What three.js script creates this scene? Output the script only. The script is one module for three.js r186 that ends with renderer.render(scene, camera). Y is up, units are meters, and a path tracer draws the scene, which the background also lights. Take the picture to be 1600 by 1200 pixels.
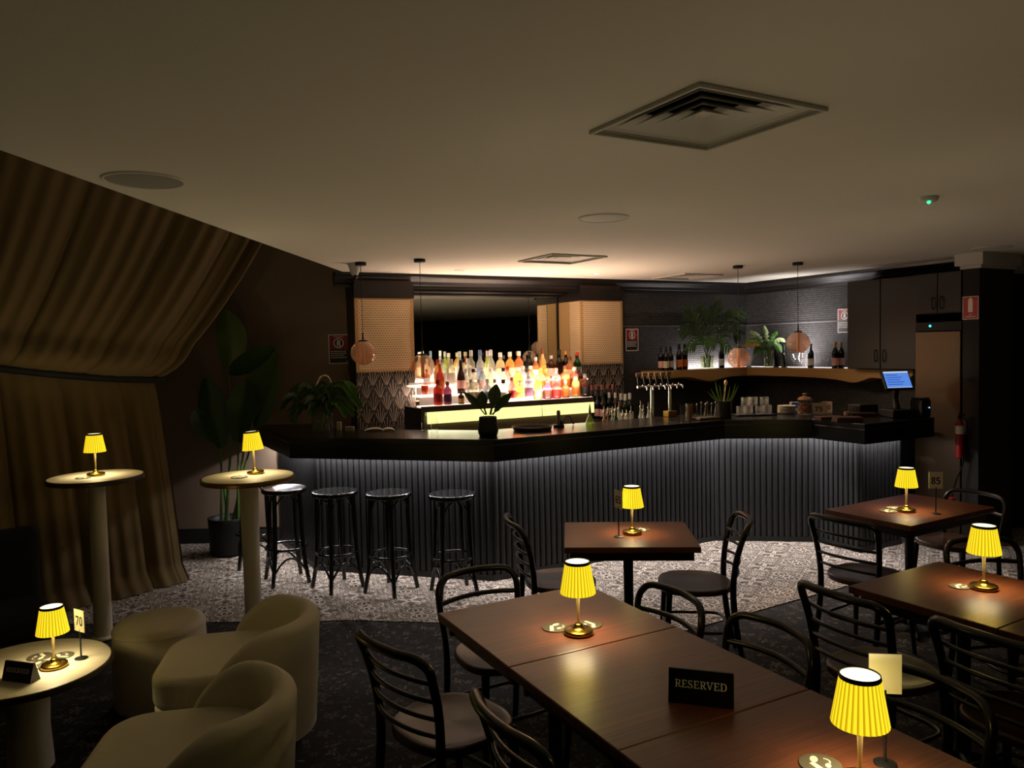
import * as THREE from 'three';
import { mergeGeometries } from 'three/addons/utils/BufferGeometryUtils.js';
import { RoundedBoxGeometry } from 'three/addons/geometries/RoundedBoxGeometry.js';
import { RectAreaLightUniformsLib } from 'three/addons/lights/RectAreaLightUniformsLib.js';

// ---------------------------------------------------------------- camera, exposure
RectAreaLightUniformsLib.init();
const scene = new THREE.Scene();
scene.background = new THREE.Color(0x000000);
const EYE = 1.785, PITCH = 0.0466, ROLL = -0.022, FOCAL = 1200;   // focal length in pixels of the 1600 x 1200 frame
const camera = new THREE.PerspectiveCamera(2 * Math.atan(600 / FOCAL) * 180 / Math.PI, 4 / 3, 0.05, 60);
camera.rotation.order = 'YXZ';
camera.position.set(0, EYE, 0);
camera.rotation.set(-PITCH, 0, ROLL);
camera.updateMatrixWorld();
scene.add(camera);
const renderer = new THREE.WebGLRenderer({ antialias: true });
renderer.toneMapping = THREE.LinearToneMapping;
renderer.toneMappingExposure = 1.0;
renderer.shadowMap.enabled = true;

// light levels of the place (all are real fittings, built below)
const LED_BAR = 165, LED_TIER = 34, LED_SHELF = 290, LAMP_DOWN = 0.16, LAMP_UP = 0.36, LAMP_GLOW = 0.05, DOWNLIGHT = 14;
const LED_WHITE = new THREE.Color(1.0, 0.93, 0.93), LED_WARM = new THREE.Color(1.0, 0.74, 0.58), LAMP_TINT = new THREE.Color(1.0, 0.85, 0.54);

// ---------------------------------------------------------------- plan helpers
const ALPHA = 28 * Math.PI / 180, CA = Math.cos(ALPHA), SA = Math.sin(ALPHA);
const W = (s, d) => [s * CA + d * SA, -s * SA + d * CA];             // the bar wall runs along s; d grows towards the room
const V = (x, y, z) => new THREE.Vector3(x, y, z);
function ray(px, py) {
  return V((px - 800) / FOCAL, (600 - py) / FOCAL, -1).applyQuaternion(camera.quaternion);
}
function onY(px, py, h) { const q = ray(px, py); const t = (h - EYE) / q.y; return V(q.x * t, h, q.z * t); }
function onZ(px, py, z) { const q = ray(px, py); const t = z / q.z; return V(q.x * t, EYE + q.y * t, z); }
function onD(px, py, d) { const q = ray(px, py); const t = d / (q.x * SA + q.z * CA); return V(q.x * t, EYE + q.y * t, q.z * t); }
function onS(px, py, s) { const q = ray(px, py); const t = s / (q.x * CA - q.z * SA); return V(q.x * t, EYE + q.y * t, q.z * t); }

let seed = 12345;
function rnd() { seed = (seed * 1664525 + 1013904223) >>> 0; return seed / 4294967296; }
const rr = (a, b) => a + (b - a) * rnd();

// ---------------------------------------------------------------- geometry helpers
function clean(g) {
  g = g.index ? g.toNonIndexed() : g;
  for (const k of Object.keys(g.attributes)) if (!['position', 'normal', 'uv'].includes(k)) g.deleteAttribute(k);
  if (!g.attributes.uv) g.setAttribute('uv', new THREE.BufferAttribute(new Float32Array(g.attributes.position.count * 2), 2));
  if (!g.attributes.normal) g.computeVertexNormals();
  g.morphAttributes = {};
  return g;
}
const merge = (list) => mergeGeometries(list.map(clean));
const at = (g, x, y, z, ry = 0, rx = 0, rz = 0) => { if (rx || ry || rz) g.applyMatrix4(new THREE.Matrix4().makeRotationFromEuler(new THREE.Euler(rx, ry, rz, 'YXZ'))); return g.translate(x, y, z); };
const box = (w, h, d, x = 0, y = 0, z = 0, ry = 0) => at(new THREE.BoxGeometry(w, h, d), x, y, z, ry);
const rbox = (w, h, d, r, x = 0, y = 0, z = 0, ry = 0) => at(new RoundedBoxGeometry(w, h, d, 2, Math.min(r, w / 2.01, h / 2.01, d / 2.01)), x, y, z, ry);
const cyl = (r0, r1, h, x = 0, y = 0, z = 0, n = 24, open = false) => new THREE.CylinderGeometry(r1, r0, h, n, 1, open).translate(x, y + h / 2, z);
const lathe = (pts, n = 24) => new THREE.LatheGeometry(pts.map(([r, y]) => new THREE.Vector2(Math.max(r, 0.0001), y)), n);
function tube(pts, r, seg = 24, rad = 8, closed = false) {
  return new THREE.TubeGeometry(new THREE.CatmullRomCurve3(pts.map(p => V(...p)), closed, 'centripetal'), seg, r, rad, closed);
}
function limb(pts, radii, seg = 16, rad = 10) {           // a tapering round bar, closed at both ends
  const c = new THREE.CatmullRomCurve3(pts.map(p => V(...p)), false, 'centripetal');
  const fr = c.computeFrenetFrames(seg, false), pos = [], idx = [];
  for (let i = 0; i <= seg; i++) {
    const t = i / seg, p = c.getPointAt(t), k = t * (radii.length - 1), a = Math.min(Math.floor(k), radii.length - 2);
    const r = radii[a] + (radii[a + 1] - radii[a]) * (k - a);
    for (let j = 0; j < rad; j++) {
      const th = j / rad * Math.PI * 2, q = fr.normals[i].clone().multiplyScalar(Math.cos(th) * r).addScaledVector(fr.binormals[i], Math.sin(th) * r).add(p);
      pos.push(q.x, q.y, q.z);
    }
  }
  for (let i = 0; i < seg; i++) for (let j = 0; j < rad; j++) {
    const a = i * rad + j, b = i * rad + (j + 1) % rad;
    idx.push(a, b, a + rad, b, b + rad, a + rad);
  }
  const n0 = pos.length / 3, p0 = c.getPointAt(0), p1 = c.getPointAt(1);
  pos.push(p0.x, p0.y, p0.z, p1.x, p1.y, p1.z);
  for (let j = 0; j < rad; j++) { idx.push(n0, (j + 1) % rad, j); idx.push(n0 + 1, seg * rad + j, seg * rad + (j + 1) % rad); }
  const g = new THREE.BufferGeometry();
  g.setAttribute('position', new THREE.Float32BufferAttribute(pos, 3)); g.setIndex(idx); g.computeVertexNormals();
  g.setAttribute('uv', new THREE.Float32BufferAttribute(new Float32Array(pos.length / 3 * 2), 2));
  return g;
}
function prism(poly, y0, y1, bevel = 0) {                  // plan polygon [[x, z], ...] raised from y0 to y1; uv in metres
  const sh = new THREE.Shape(poly.map(([x, z]) => new THREE.Vector2(x, -z)));
  const g = new THREE.ExtrudeGeometry(sh, { depth: y1 - y0 - 2 * bevel, bevelEnabled: bevel > 0, bevelSize: bevel, bevelThickness: bevel, bevelOffset: -bevel, bevelSegments: 2, curveSegments: 24 });
  return g.rotateX(-Math.PI / 2).translate(0, y0 + bevel, 0);
}
function plate(shape, depth, bevel = 0.001) {              // a Shape in the xy plane, thickened backwards from z = 0
  return new THREE.ExtrudeGeometry(shape, { depth: Math.max(depth - 2 * bevel, 0.0005), bevelEnabled: bevel > 0, bevelSize: bevel, bevelOffset: -bevel, bevelThickness: bevel, bevelSegments: 1, curveSegments: 16 }).translate(0, 0, -depth + bevel);
}
function offsetLine(P, d) {                                // parallel of an open polyline, d to the right of its direction
  return P.map((p, i) => {
    const nrm = (a, b) => { const x = b[0] - a[0], z = b[1] - a[1], l = Math.hypot(x, z); return [z / l, -x / l]; };
    const n1 = i > 0 ? nrm(P[i - 1], p) : nrm(p, P[i + 1]), n2 = i < P.length - 1 ? nrm(p, P[i + 1]) : n1;
    const k = 1 + n1[0] * n2[0] + n1[1] * n2[1];
    return [p[0] + d * (n1[0] + n2[0]) / k, p[1] + d * (n1[1] + n2[1]) / k];
  });
}
function grid(nu, nv, f, closeU = false) {                 // surface from f(u, v) -> [x, y, z]
  const pos = [], uv = [], idx = [];
  for (let j = 0; j <= nv; j++) for (let i = 0; i <= nu; i++) { pos.push(...f(i / nu, j / nv)); uv.push(i / nu, j / nv); }
  for (let j = 0; j < nv; j++) for (let i = 0; i < nu; i++) { const a = j * (nu + 1) + i, b = a + 1, c = a + nu + 1, d = c + 1; idx.push(a, b, c, b, d, c); }
  const g = new THREE.BufferGeometry();
  g.setAttribute('position', new THREE.Float32BufferAttribute(pos, 3)); g.setAttribute('uv', new THREE.Float32BufferAttribute(uv, 2));
  g.setIndex(idx); g.computeVertexNormals(); return g;
}
function planar(g, ax = 0, ay = 2, k = 1) {                // uv from two coordinates, in metres times k
  const p = g.attributes.position, uv = new Float32Array(p.count * 2);
  for (let i = 0; i < p.count; i++) { const a = [p.getX(i), p.getY(i), p.getZ(i)]; uv[2 * i] = a[ax] * k; uv[2 * i + 1] = a[ay] * k; }
  g.setAttribute('uv', new THREE.BufferAttribute(uv, 2)); return g;
}

// ---------------------------------------------------------------- scene helpers
const taken = new Map();
function numbered(name) { const n = taken.get(name) || 0; taken.set(name, n + 1); return n ? `${name}_${String(n).padStart(3, '0')}` : name; }
function obj(name, g, m, parent, shadow = true) {
  const o = new THREE.Mesh(Array.isArray(g) ? merge(g) : g, m);
  o.name = parent ? name : numbered(name); o.castShadow = shadow; o.receiveShadow = true;
  (parent || scene).add(o); return o;
}
function tag(o, label, category, group) { o.userData = { label, category }; if (group) o.userData.group = group; return o; }
function struct(name, g, m) { const o = obj(name, g, m); o.userData.kind = 'structure'; return o; }
function thing(name, label, category, p = [0, 0, 0], turn = 0, group) {
  const o = new THREE.Group(); o.name = numbered(name); o.position.set(...p); o.rotation.y = turn; scene.add(o);
  return tag(o, label, category, group);
}
function dup(src, label, p, turn, group) {
  const o = src.clone(); o.name = numbered(src.name.replace(/_\d{3}$/, '')); o.userData = { ...src.userData, label };
  if (group) o.userData.group = group;
  o.position.set(...p); o.rotation.set(0, turn, 0); scene.add(o); return o;
}
function rect(parent, color, intensity, w, h, p, look) {   // an area light at p shining towards look, both in the parent's axes
  const l = new THREE.RectAreaLight(color, intensity, w, h); parent.add(l); l.position.set(...p);
  parent.updateWorldMatrix(true, true); l.lookAt(parent.localToWorld(V(...look))); return l;
}
function spot(parent, color, cd, p, to, angle, penumbra = 0.6, radius = 2) {
  const l = new THREE.SpotLight(color, cd, 0, angle, penumbra, 2); l.position.set(...p); l.castShadow = true; l.shadow.radius = radius;
  l.target.position.set(...to); parent.add(l, l.target); return l;
}

// ---------------------------------------------------------------- materials
function canvasTex(w, h, draw, srgb = true) {
  const c = document.createElement('canvas'); c.width = w; c.height = h; const x = c.getContext('2d'); draw(x, w, h);
  const t = new THREE.CanvasTexture(c); t.wrapS = t.wrapT = THREE.RepeatWrapping; t.magFilter = THREE.LinearFilter;
  if (srgb) t.colorSpace = THREE.SRGBColorSpace; return t;
}
function scaled(t, u, v = u, ou = 0, ov = 0, rot = 0) { const c = t.clone(); c.repeat.set(u, v); c.offset.set(ou, ov); c.rotation = rot; c.needsUpdate = true; return c; }
const M = {};
const std = (color, roughness = 0.6, metalness = 0, more = {}) => new THREE.MeshStandardMaterial({ color, roughness, metalness, ...more });
const phy = (color, roughness, more = {}) => new THREE.MeshPhysicalMaterial({ color, roughness, ...more });
function noiseTex(n, cell, lo, hi) {                        // tiling value noise in grey
  const g = Array.from({ length: cell * cell }, () => rnd()), a = new Uint8Array(n * n * 4);
  for (let y = 0; y < n; y++) for (let x = 0; x < n; x++) {
    const u = x / n * cell, v = y / n * cell, i = Math.floor(u), j = Math.floor(v), f = u - i, k = v - j;
    const G = (p, q) => g[((q + cell) % cell) * cell + (p + cell) % cell], s = (t) => t * t * (3 - 2 * t);
    const q = (G(i, j) * (1 - s(f)) + G(i + 1, j) * s(f)) * (1 - s(k)) + (G(i, j + 1) * (1 - s(f)) + G(i + 1, j + 1) * s(f)) * s(k);
    const w = Math.round(255 * (lo + (hi - lo) * (0.6 * q + 0.4 * rnd())));
    a.set([w, w, w, 255], (y * n + x) * 4);
  }
  const t = new THREE.DataTexture(a, n, n); t.wrapS = t.wrapT = THREE.RepeatWrapping; t.magFilter = THREE.LinearFilter; t.needsUpdate = true; return t;
}
const fine = noiseTex(256, 64, 0.2, 0.9), coarse = noiseTex(256, 12, 0.3, 0.8);

// carpets: woven scroll and medallion patterns
function carpet(st, n) {
  return canvasTex(n, n, (x) => {
    x.fillStyle = st.base; x.fillRect(0, 0, n, n);
    for (let i = 0; i < n * 30; i++) { x.fillStyle = rnd() < 0.5 ? st.speckA : st.speckB; x.fillRect(rnd() * n, rnd() * n, 2, 2); }
    const each = (spots, f) => { for (const dx of [-n, 0, n]) for (const dy of [-n, 0, n]) for (const [u, v] of spots) { x.save(); x.translate(u * n + dx, v * n + dy); x.scale(n, n); x.lineWidth = st.w / n; x.lineCap = 'round'; x.strokeStyle = st.line; f(); x.restore(); } };
    const loop = (a, b, rx, ry, rot = 0) => { x.beginPath(); x.ellipse(a, b, rx, ry, rot, 0, 7); x.stroke(); };
    const spotAt = (a, b, rx, ry, c) => { x.fillStyle = c; x.beginPath(); x.ellipse(a, b, rx, ry, 0, 0, 7); x.fill(); };
    const four = (f) => { for (let k = 0; k < 4; k++) { x.save(); x.rotate(k * Math.PI / 2); f(); x.restore(); } };
    const A = [[0.25, 0.25], [0.75, 0.75]], Bq = [[0.75, 0.25], [0.25, 0.75]], Cq = [[0.5, 0], [0, 0.5], [0.5, 0.5], [0, 0]];
    const curl = (cx, cy, a, k) => each([[cx, cy]], () => { x.rotate(a); x.scale(k, k); x.lineWidth = st.w * 0.55 / n / k; x.beginPath(); x.moveTo(-0.05, 0.01); x.bezierCurveTo(-0.03, -0.04, 0.01, -0.03, 0.0, 0.0); x.bezierCurveTo(-0.01, 0.035, 0.04, 0.035, 0.05, -0.012); x.stroke(); });
    for (let j = 0; j < 15; j++) for (let i = 0; i < 15; i++) { const m = (i % 2 ? -1 : 1) * (j % 2 ? -1 : 1); curl((i + 0.5) / 15, (j + 0.5) / 15, m * 0.9 + (i + j) % 3, 0.72); }   // small scrolls that fill the ground
    each(A, () => spotAt(0, 0, 0.165, 0.165, st.base)); each(Bq, () => spotAt(0, 0, 0.13, 0.13, st.base)); each(Cq, () => spotAt(0, 0, 0.08, 0.07, st.base));
    each(A, () => {                                           // large quatrefoil medallions
      four(() => { x.beginPath(); x.moveTo(-0.075, -0.075); x.bezierCurveTo(-0.13, -0.16, -0.03, -0.215, 0, -0.2); x.bezierCurveTo(0.03, -0.215, 0.13, -0.16, 0.075, -0.075); x.stroke(); });
      four(() => { loop(0, -0.105, 0.03, 0.052); spotAt(0, -0.105, 0.016, 0.034, st.dark); x.save(); x.rotate(Math.PI / 4); spotAt(0, -0.075, 0.017, 0.017, st.line); x.restore(); });
      loop(0, 0, 0.04, 0.04); spotAt(0, 0, 0.022, 0.022, st.dark);
    });
    each(Bq, () => {                                          // scrolls between them
      four(() => { for (const f of [1, -1]) { x.beginPath(); x.moveTo(f * 0.012, -0.02); x.bezierCurveTo(f * 0.03, -0.09, f * 0.12, -0.08, f * 0.105, -0.15); x.bezierCurveTo(f * 0.09, -0.19, f * 0.04, -0.18, f * 0.05, -0.135); x.stroke(); } spotAt(0, -0.15, 0.02, 0.03, st.dark); });
      four(() => { x.save(); x.rotate(Math.PI / 4); loop(0, -0.1, 0.022, 0.035); x.restore(); });
      spotAt(0, 0, 0.03, 0.018, st.dark); loop(0, 0, 0.035, 0.035);
    });
    each(Cq, () => { loop(0, 0, 0.062, 0.05); loop(0, 0, 0.028, 0.02); spotAt(0, 0, 0.018, 0.012, st.dark); four(() => { x.beginPath(); x.moveTo(-0.03, -0.075); x.quadraticCurveTo(0, -0.1, 0.03, -0.075); x.stroke(); }); });
    for (let i = 0; i < n * 40; i++) { x.fillStyle = `rgba(${rnd() < 0.5 ? '0,0,0' : '255,245,230'},0.07)`; x.fillRect(rnd() * n, rnd() * n, 1.5, 1.5); }
  });
}
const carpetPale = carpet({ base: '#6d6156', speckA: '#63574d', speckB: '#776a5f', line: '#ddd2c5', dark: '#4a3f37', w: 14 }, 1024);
// the seating area's own carpet: a black ground crowded with small leaves and petals, no lattice
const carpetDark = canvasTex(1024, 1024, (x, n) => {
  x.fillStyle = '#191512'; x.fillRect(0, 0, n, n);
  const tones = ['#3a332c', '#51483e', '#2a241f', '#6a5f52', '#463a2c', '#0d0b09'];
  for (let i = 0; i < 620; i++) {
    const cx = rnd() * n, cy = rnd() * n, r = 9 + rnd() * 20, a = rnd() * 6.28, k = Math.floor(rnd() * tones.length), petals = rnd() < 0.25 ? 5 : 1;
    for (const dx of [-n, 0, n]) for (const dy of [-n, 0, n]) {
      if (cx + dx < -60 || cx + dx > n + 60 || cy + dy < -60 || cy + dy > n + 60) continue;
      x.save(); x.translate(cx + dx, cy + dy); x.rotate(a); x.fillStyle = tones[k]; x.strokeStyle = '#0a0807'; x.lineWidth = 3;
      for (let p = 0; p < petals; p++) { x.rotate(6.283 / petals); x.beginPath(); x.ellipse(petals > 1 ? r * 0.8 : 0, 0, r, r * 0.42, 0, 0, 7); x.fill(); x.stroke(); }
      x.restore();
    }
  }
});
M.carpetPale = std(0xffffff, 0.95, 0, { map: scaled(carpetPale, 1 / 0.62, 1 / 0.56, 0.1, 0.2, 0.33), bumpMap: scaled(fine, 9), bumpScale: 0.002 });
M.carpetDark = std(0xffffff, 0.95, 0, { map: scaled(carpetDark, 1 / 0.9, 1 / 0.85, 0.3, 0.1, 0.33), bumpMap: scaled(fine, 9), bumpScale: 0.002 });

function woodTex(base, dark, light, rings = 90) {
  return canvasTex(1024, 512, (x, w, h) => {
    x.fillStyle = base; x.fillRect(0, 0, w, h);
    for (let i = 0; i < rings * 10; i++) {
      const y = rnd() * h, l = 200 + rnd() * 900, x0 = rnd() * w - 300;
      x.strokeStyle = rnd() < 0.6 ? dark : light; x.globalAlpha = 0.05 + rnd() * 0.13; x.lineWidth = 0.6 + rnd() * 3;
      x.beginPath(); x.moveTo(x0, y); x.bezierCurveTo(x0 + l * 0.3, y + rr(-7, 7), x0 + l * 0.6, y + rr(-7, 7), x0 + l, y + rr(-4, 4)); x.stroke();
    }
    x.globalAlpha = 1;
  });
}
const walnut = woodTex('#6a3a22', '#2c130a', '#9a6038'), oak = woodTex('#b58a4a', '#7a5424', '#d8b070');
M.tableWood = phy(0xffffff, 0.34, { map: scaled(walnut, 1.1, 1.6), bumpMap: scaled(walnut, 1.1, 1.6), bumpScale: 0.0004, clearcoat: 0.25, clearcoatRoughness: 0.28 });
M.shelfWood = std(0xffffff, 0.5, 0, { map: scaled(oak, 0.9, 3), bumpMap: scaled(oak, 0.9, 3), bumpScale: 0.0006 });
M.chairWood = phy(0x140c08, 0.3, { clearcoat: 0.4, clearcoatRoughness: 0.2 });
M.seatWood = phy(0x3a2013, 0.34, { map: null, clearcoat: 0.35, clearcoatRoughness: 0.25 });
M.stoolBlack = phy(0x0b0a09, 0.15);
M.plaster = std(0xd8d2c4, 0.9, 0, { bumpMap: scaled(fine, 3), bumpScale: 0.0004 });
M.grille = std(0xc9c5ba, 0.7);
M.speaker = std(0x8d897e, 0.8);
M.brownWall = std(0x84705e, 0.85, 0, { bumpMap: scaled(fine, 5), bumpScale: 0.0006 });
M.darkWall = std(0x1d1815, 0.8, 0, { bumpMap: scaled(fine, 5), bumpScale: 0.0006 });
M.cornice = std(0x15100d, 0.38);
M.whiteTrim = std(0xbdb9b4, 0.6);
M.blackStone = phy(0x0c0b0a, 0.27, { bumpMap: scaled(coarse, 2), bumpScale: 0.0002 });
M.batten = std(0x1f2022, 0.55, 0, { bumpMap: scaled(fine, 8), bumpScale: 0.0004 });
M.panelDark = std(0x1e1e20, 0.7);
M.black = std(0x0d0d0d, 0.5);
M.blackSoft = std(0x100f0f, 0.9);
M.darkMetal = std(0x1a1a1b, 0.4, 0.8);
M.chrome = std(0xd8d8d8, 0.18, 1);
M.steel = std(0x8a7a66, 0.35, 0.9);
M.fridgeSteel = std(0x57493a, 0.42, 0.85);
M.brass = std(0xb08a3c, 0.28, 1);
M.stemBrass = std(0xc8b070, 0.35, 0.85);
M.glass = phy(0xffffff, 0.03, { transmission: 1, ior: 1.45, thickness: 0 });
M.cream = std(0xded6bf, 0.75, 0, { bumpMap: scaled(fine, 7), bumpScale: 0.0008 });
M.creamHide = phy(0xd2c6a6, 0.5, { bumpMap: scaled(fine, 9), bumpScale: 0.0005, clearcoat: 0.1, clearcoatRoughness: 0.5 });
M.stone = std(0xffffff, 0.4, 0, { map: scaled(canvasTex(512, 512, (x, w, h) => {
  x.fillStyle = '#d9cfb6'; x.fillRect(0, 0, w, h);
  for (let i = 0; i < 500; i++) { x.globalAlpha = 0.06 + rnd() * 0.1; x.strokeStyle = rnd() < 0.5 ? '#a89a7c' : '#f1ead6'; x.lineWidth = 1 + rnd() * 3; const y = rnd() * h, a = rnd() * w - 80; x.beginPath(); x.moveTo(a, y); x.bezierCurveTo(a + 60, y + rr(-10, 4), a + 110, y + rr(-6, 10), a + 190, y + rr(-14, 6)); x.stroke(); }
  x.globalAlpha = 1;
}), 1.6) });
M.whitePost = std(0xcfc7b4, 0.55);
M.curtain = std(0x66532f, 0.88, 0, { side: THREE.DoubleSide, bumpMap: scaled(fine, 30, 30), bumpScale: 0.0006 });
M.rope = std(0x0b0907, 0.8);
const leaf = (c, r = 0.45) => new THREE.MeshPhysicalMaterial({ color: c, roughness: r, side: THREE.DoubleSide, transmission: 0 });
M.leafDark = leaf(0x30481f); M.leaf = leaf(0x46702a); M.leafLight = leaf(0x6c9a3c); M.leafDry = leaf(0xb08a2c); M.stemGreen = std(0x4b6a2c, 0.6);
M.ledStrip = std(0xffffff, 0.5, 0, { emissive: LED_WHITE, emissiveIntensity: 1.6 });

// ================================================================ THE ROOM
const CEIL = 2.5;
const wf = (g) => g.rotateY(ALPHA);                          // from the bar wall's axes (s, y, d) to the room's
function alongS(profile, s0, s1) {                            // profile [[d, y], ...] run along s
  const sh = new THREE.Shape(profile.map(([d, y]) => new THREE.Vector2(d, y)));
  return new THREE.ExtrudeGeometry(sh, { depth: s1 - s0, bevelEnabled: false }).rotateY(-Math.PI / 2).translate(s1, 0, 0);
}
function alongD(profile, d0, d1) {                            // profile [[s, y], ...] run along d
  const sh = new THREE.Shape(profile.map(([s, y]) => new THREE.Vector2(s, y)));
  return new THREE.ExtrudeGeometry(sh, { depth: d1 - d0, bevelEnabled: false }).translate(0, 0, d0);
}

// floor: dark patterned carpet, with the paler one in front of the bar
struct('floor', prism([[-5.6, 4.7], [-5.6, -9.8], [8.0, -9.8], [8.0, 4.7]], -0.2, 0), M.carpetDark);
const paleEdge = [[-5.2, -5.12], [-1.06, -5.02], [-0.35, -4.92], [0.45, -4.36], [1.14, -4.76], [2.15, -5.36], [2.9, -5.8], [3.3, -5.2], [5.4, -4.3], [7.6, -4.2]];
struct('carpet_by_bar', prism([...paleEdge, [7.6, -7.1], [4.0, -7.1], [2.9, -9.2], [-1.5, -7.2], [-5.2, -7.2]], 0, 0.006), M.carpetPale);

// the lower ceiling, whose left edge ends in a drop to the darker hall beyond
const ventSpots = [[0.63, -2.485, 29.2], [0.425, -6.24, 29], [1.86, -8.1, 29]];
{
  const outline = [[-2.15, 4.6], [-1.48, -7.05], [-1.48, -9.8], [7.9, -9.8], [7.9, 4.6]];
  const sh = new THREE.Shape(outline.map(([x, z]) => new THREE.Vector2(x, -z)));
  for (const [x, z, a] of ventSpots) {
    const t = a * Math.PI / 180, h = new THREE.Path();
    [[-1, -1], [1, -1], [1, 1], [-1, 1]].forEach(([u, v], i) => { const p = [x + 0.245 * (u * Math.cos(t) + v * Math.sin(t)), -(z + 0.245 * (-u * Math.sin(t) + v * Math.cos(t)))]; i ? h.lineTo(...p) : h.moveTo(...p); });
    h.closePath(); sh.holes.push(h);
  }
  const g = new THREE.ExtrudeGeometry(sh, { depth: 0.3, bevelEnabled: false }).rotateX(-Math.PI / 2).translate(0, CEIL, 0);
  struct('ceiling', g, M.plaster);
  struct('ceiling_drop', prism([[-2.13, 4.6], [-1.46, -7.2], [-1.33, -7.2], [-2.0, 4.6]], 2.8, 3.375), M.plaster);
  struct('ceiling_upper', box(4.6, 0.15, 12, -3.4, 3.45, -1.4), M.plaster);
}
struct('wall_end', box(4.1, 3.4, 0.2, -3.56, 1.7, -7.3), M.brownWall);
struct('wall_left', box(0.2, 3.4, 12, -5.5, 1.7, -1.4), M.brownWall);
struct('wall_rear', box(13.6, 3.4, 0.2, 1.2, 1.7, 4.6), M.darkWall);
struct('wall_side', box(0.2, 2.6, 12, 7.9, 1.3, -1.4), M.darkWall);
struct('wall_far', box(3.7, 2.6, 0.2, 6.1, 1.3, -7.25), M.darkWall);
struct('baseboard_end', [box(3.9, 0.11, 0.02, -3.5, 0.061, -7.19), box(3.9, 0.03, 0.014, -3.5, 0.13, -7.193)], M.darkWall);
// the bar's own walls: a deep bay for the mirror, then the tiled corner
M.mosaic = std(0xffffff, 0.65, 0, { map: scaled(canvasTex(256, 256, (x, w) => {
  x.fillStyle = '#1f1d1c'; x.fillRect(0, 0, w, w);
  for (let j = 0; j < 16; j++) for (let i = -1; i < 16; i++) { const k = 58 + rnd() * 22; x.fillStyle = `rgb(${k},${k - 3},${k - 4})`; x.beginPath(); x.ellipse((i + 0.5 + (j % 2) * 0.5) * 16, (j + 0.5) * 16, 6.6, 5.6, 0, 0, 7); x.fill(); }
}), 1 / 0.36), bumpMap: scaled(canvasTex(256, 256, (x, w) => {
  x.fillStyle = '#000'; x.fillRect(0, 0, w, w);
  for (let j = 0; j < 16; j++) for (let i = -1; i < 16; i++) { x.fillStyle = '#fff'; x.beginPath(); x.ellipse((i + 0.5 + (j % 2) * 0.5) * 16, (j + 0.5) * 16, 6.4, 5.4, 0, 0, 7); x.fill(); }
}, false), 1 / 0.36), bumpScale: 0.0015 });
struct('wall_back_bay', wf(box(3.4, 2.6, 0.16, 3.5, 1.3, -7.37)), M.darkWall);
struct('wall_back', wf(planar(box(2.2, 2.6, 0.2, 6.05, 1.3, -7.0), 0, 1)), M.mosaic);
struct('wall_right', wf(planar(box(0.16, 2.6, 2.9, 6.98, 1.3, -5.45), 2, 1)), M.mosaic);
struct('wall_nib', wf(box(0.5, 2.5, 0.14, 6.75, 1.25, -3.925)), M.darkWall);
// cornices
M.satin = std(0x6a6866, 0.6, 0.4);
const corniceP = [[0, 2.37], [0.015, 2.37], [0.02, 2.395], [0.045, 2.405], [0.055, 2.43], [0.085, 2.465], [0.105, 2.475], [0.11, 2.5], [0, 2.5]];
struct('cornice_back', wf(alongS(corniceP.map(([d, y]) => [d - 6.9, y]), 1.86, 6.9)), M.cornice);
struct('cornice_right', wf(alongD(corniceP.map(([d, y]) => [6.9 - d, y]), -6.9, -4.05)), M.cornice);
struct('trim_1', wf(alongS([[-7.29, 2.5], [-7.29, 2.335], [-7.2, 2.335], [-7.2, 2.355], [-7.08, 2.36], [-7.08, 2.385], [-6.9, 2.39], [-6.9, 2.5]], 2.59, 4.465)), M.cornice);
struct('trim_2', wf(alongS([[-6.9, 1.992], [-6.885, 1.992], [-6.885, 2.004], [-6.9, 2.004]], 5.02, 6.9)), M.satin);
struct('trim_3', wf(alongD([[6.9, 1.992], [6.885, 1.992], [6.885, 2.004], [6.9, 2.004]], -6.88, -5.2)), M.satin);
struct('trim_4', wf(merge([box(0.56, 0.1, 0.24, 6.74, 2.449, -3.925), box(0.52, 0.03, 0.18, 6.75, 2.385, -3.925)])), M.whiteTrim);
struct('trim_5', [box(3.6, 0.1, 0.12, 5.95, 2.449, -7.1), box(3.6, 0.03, 0.05, 5.95, 2.385, -7.12)], M.whiteTrim);

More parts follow.
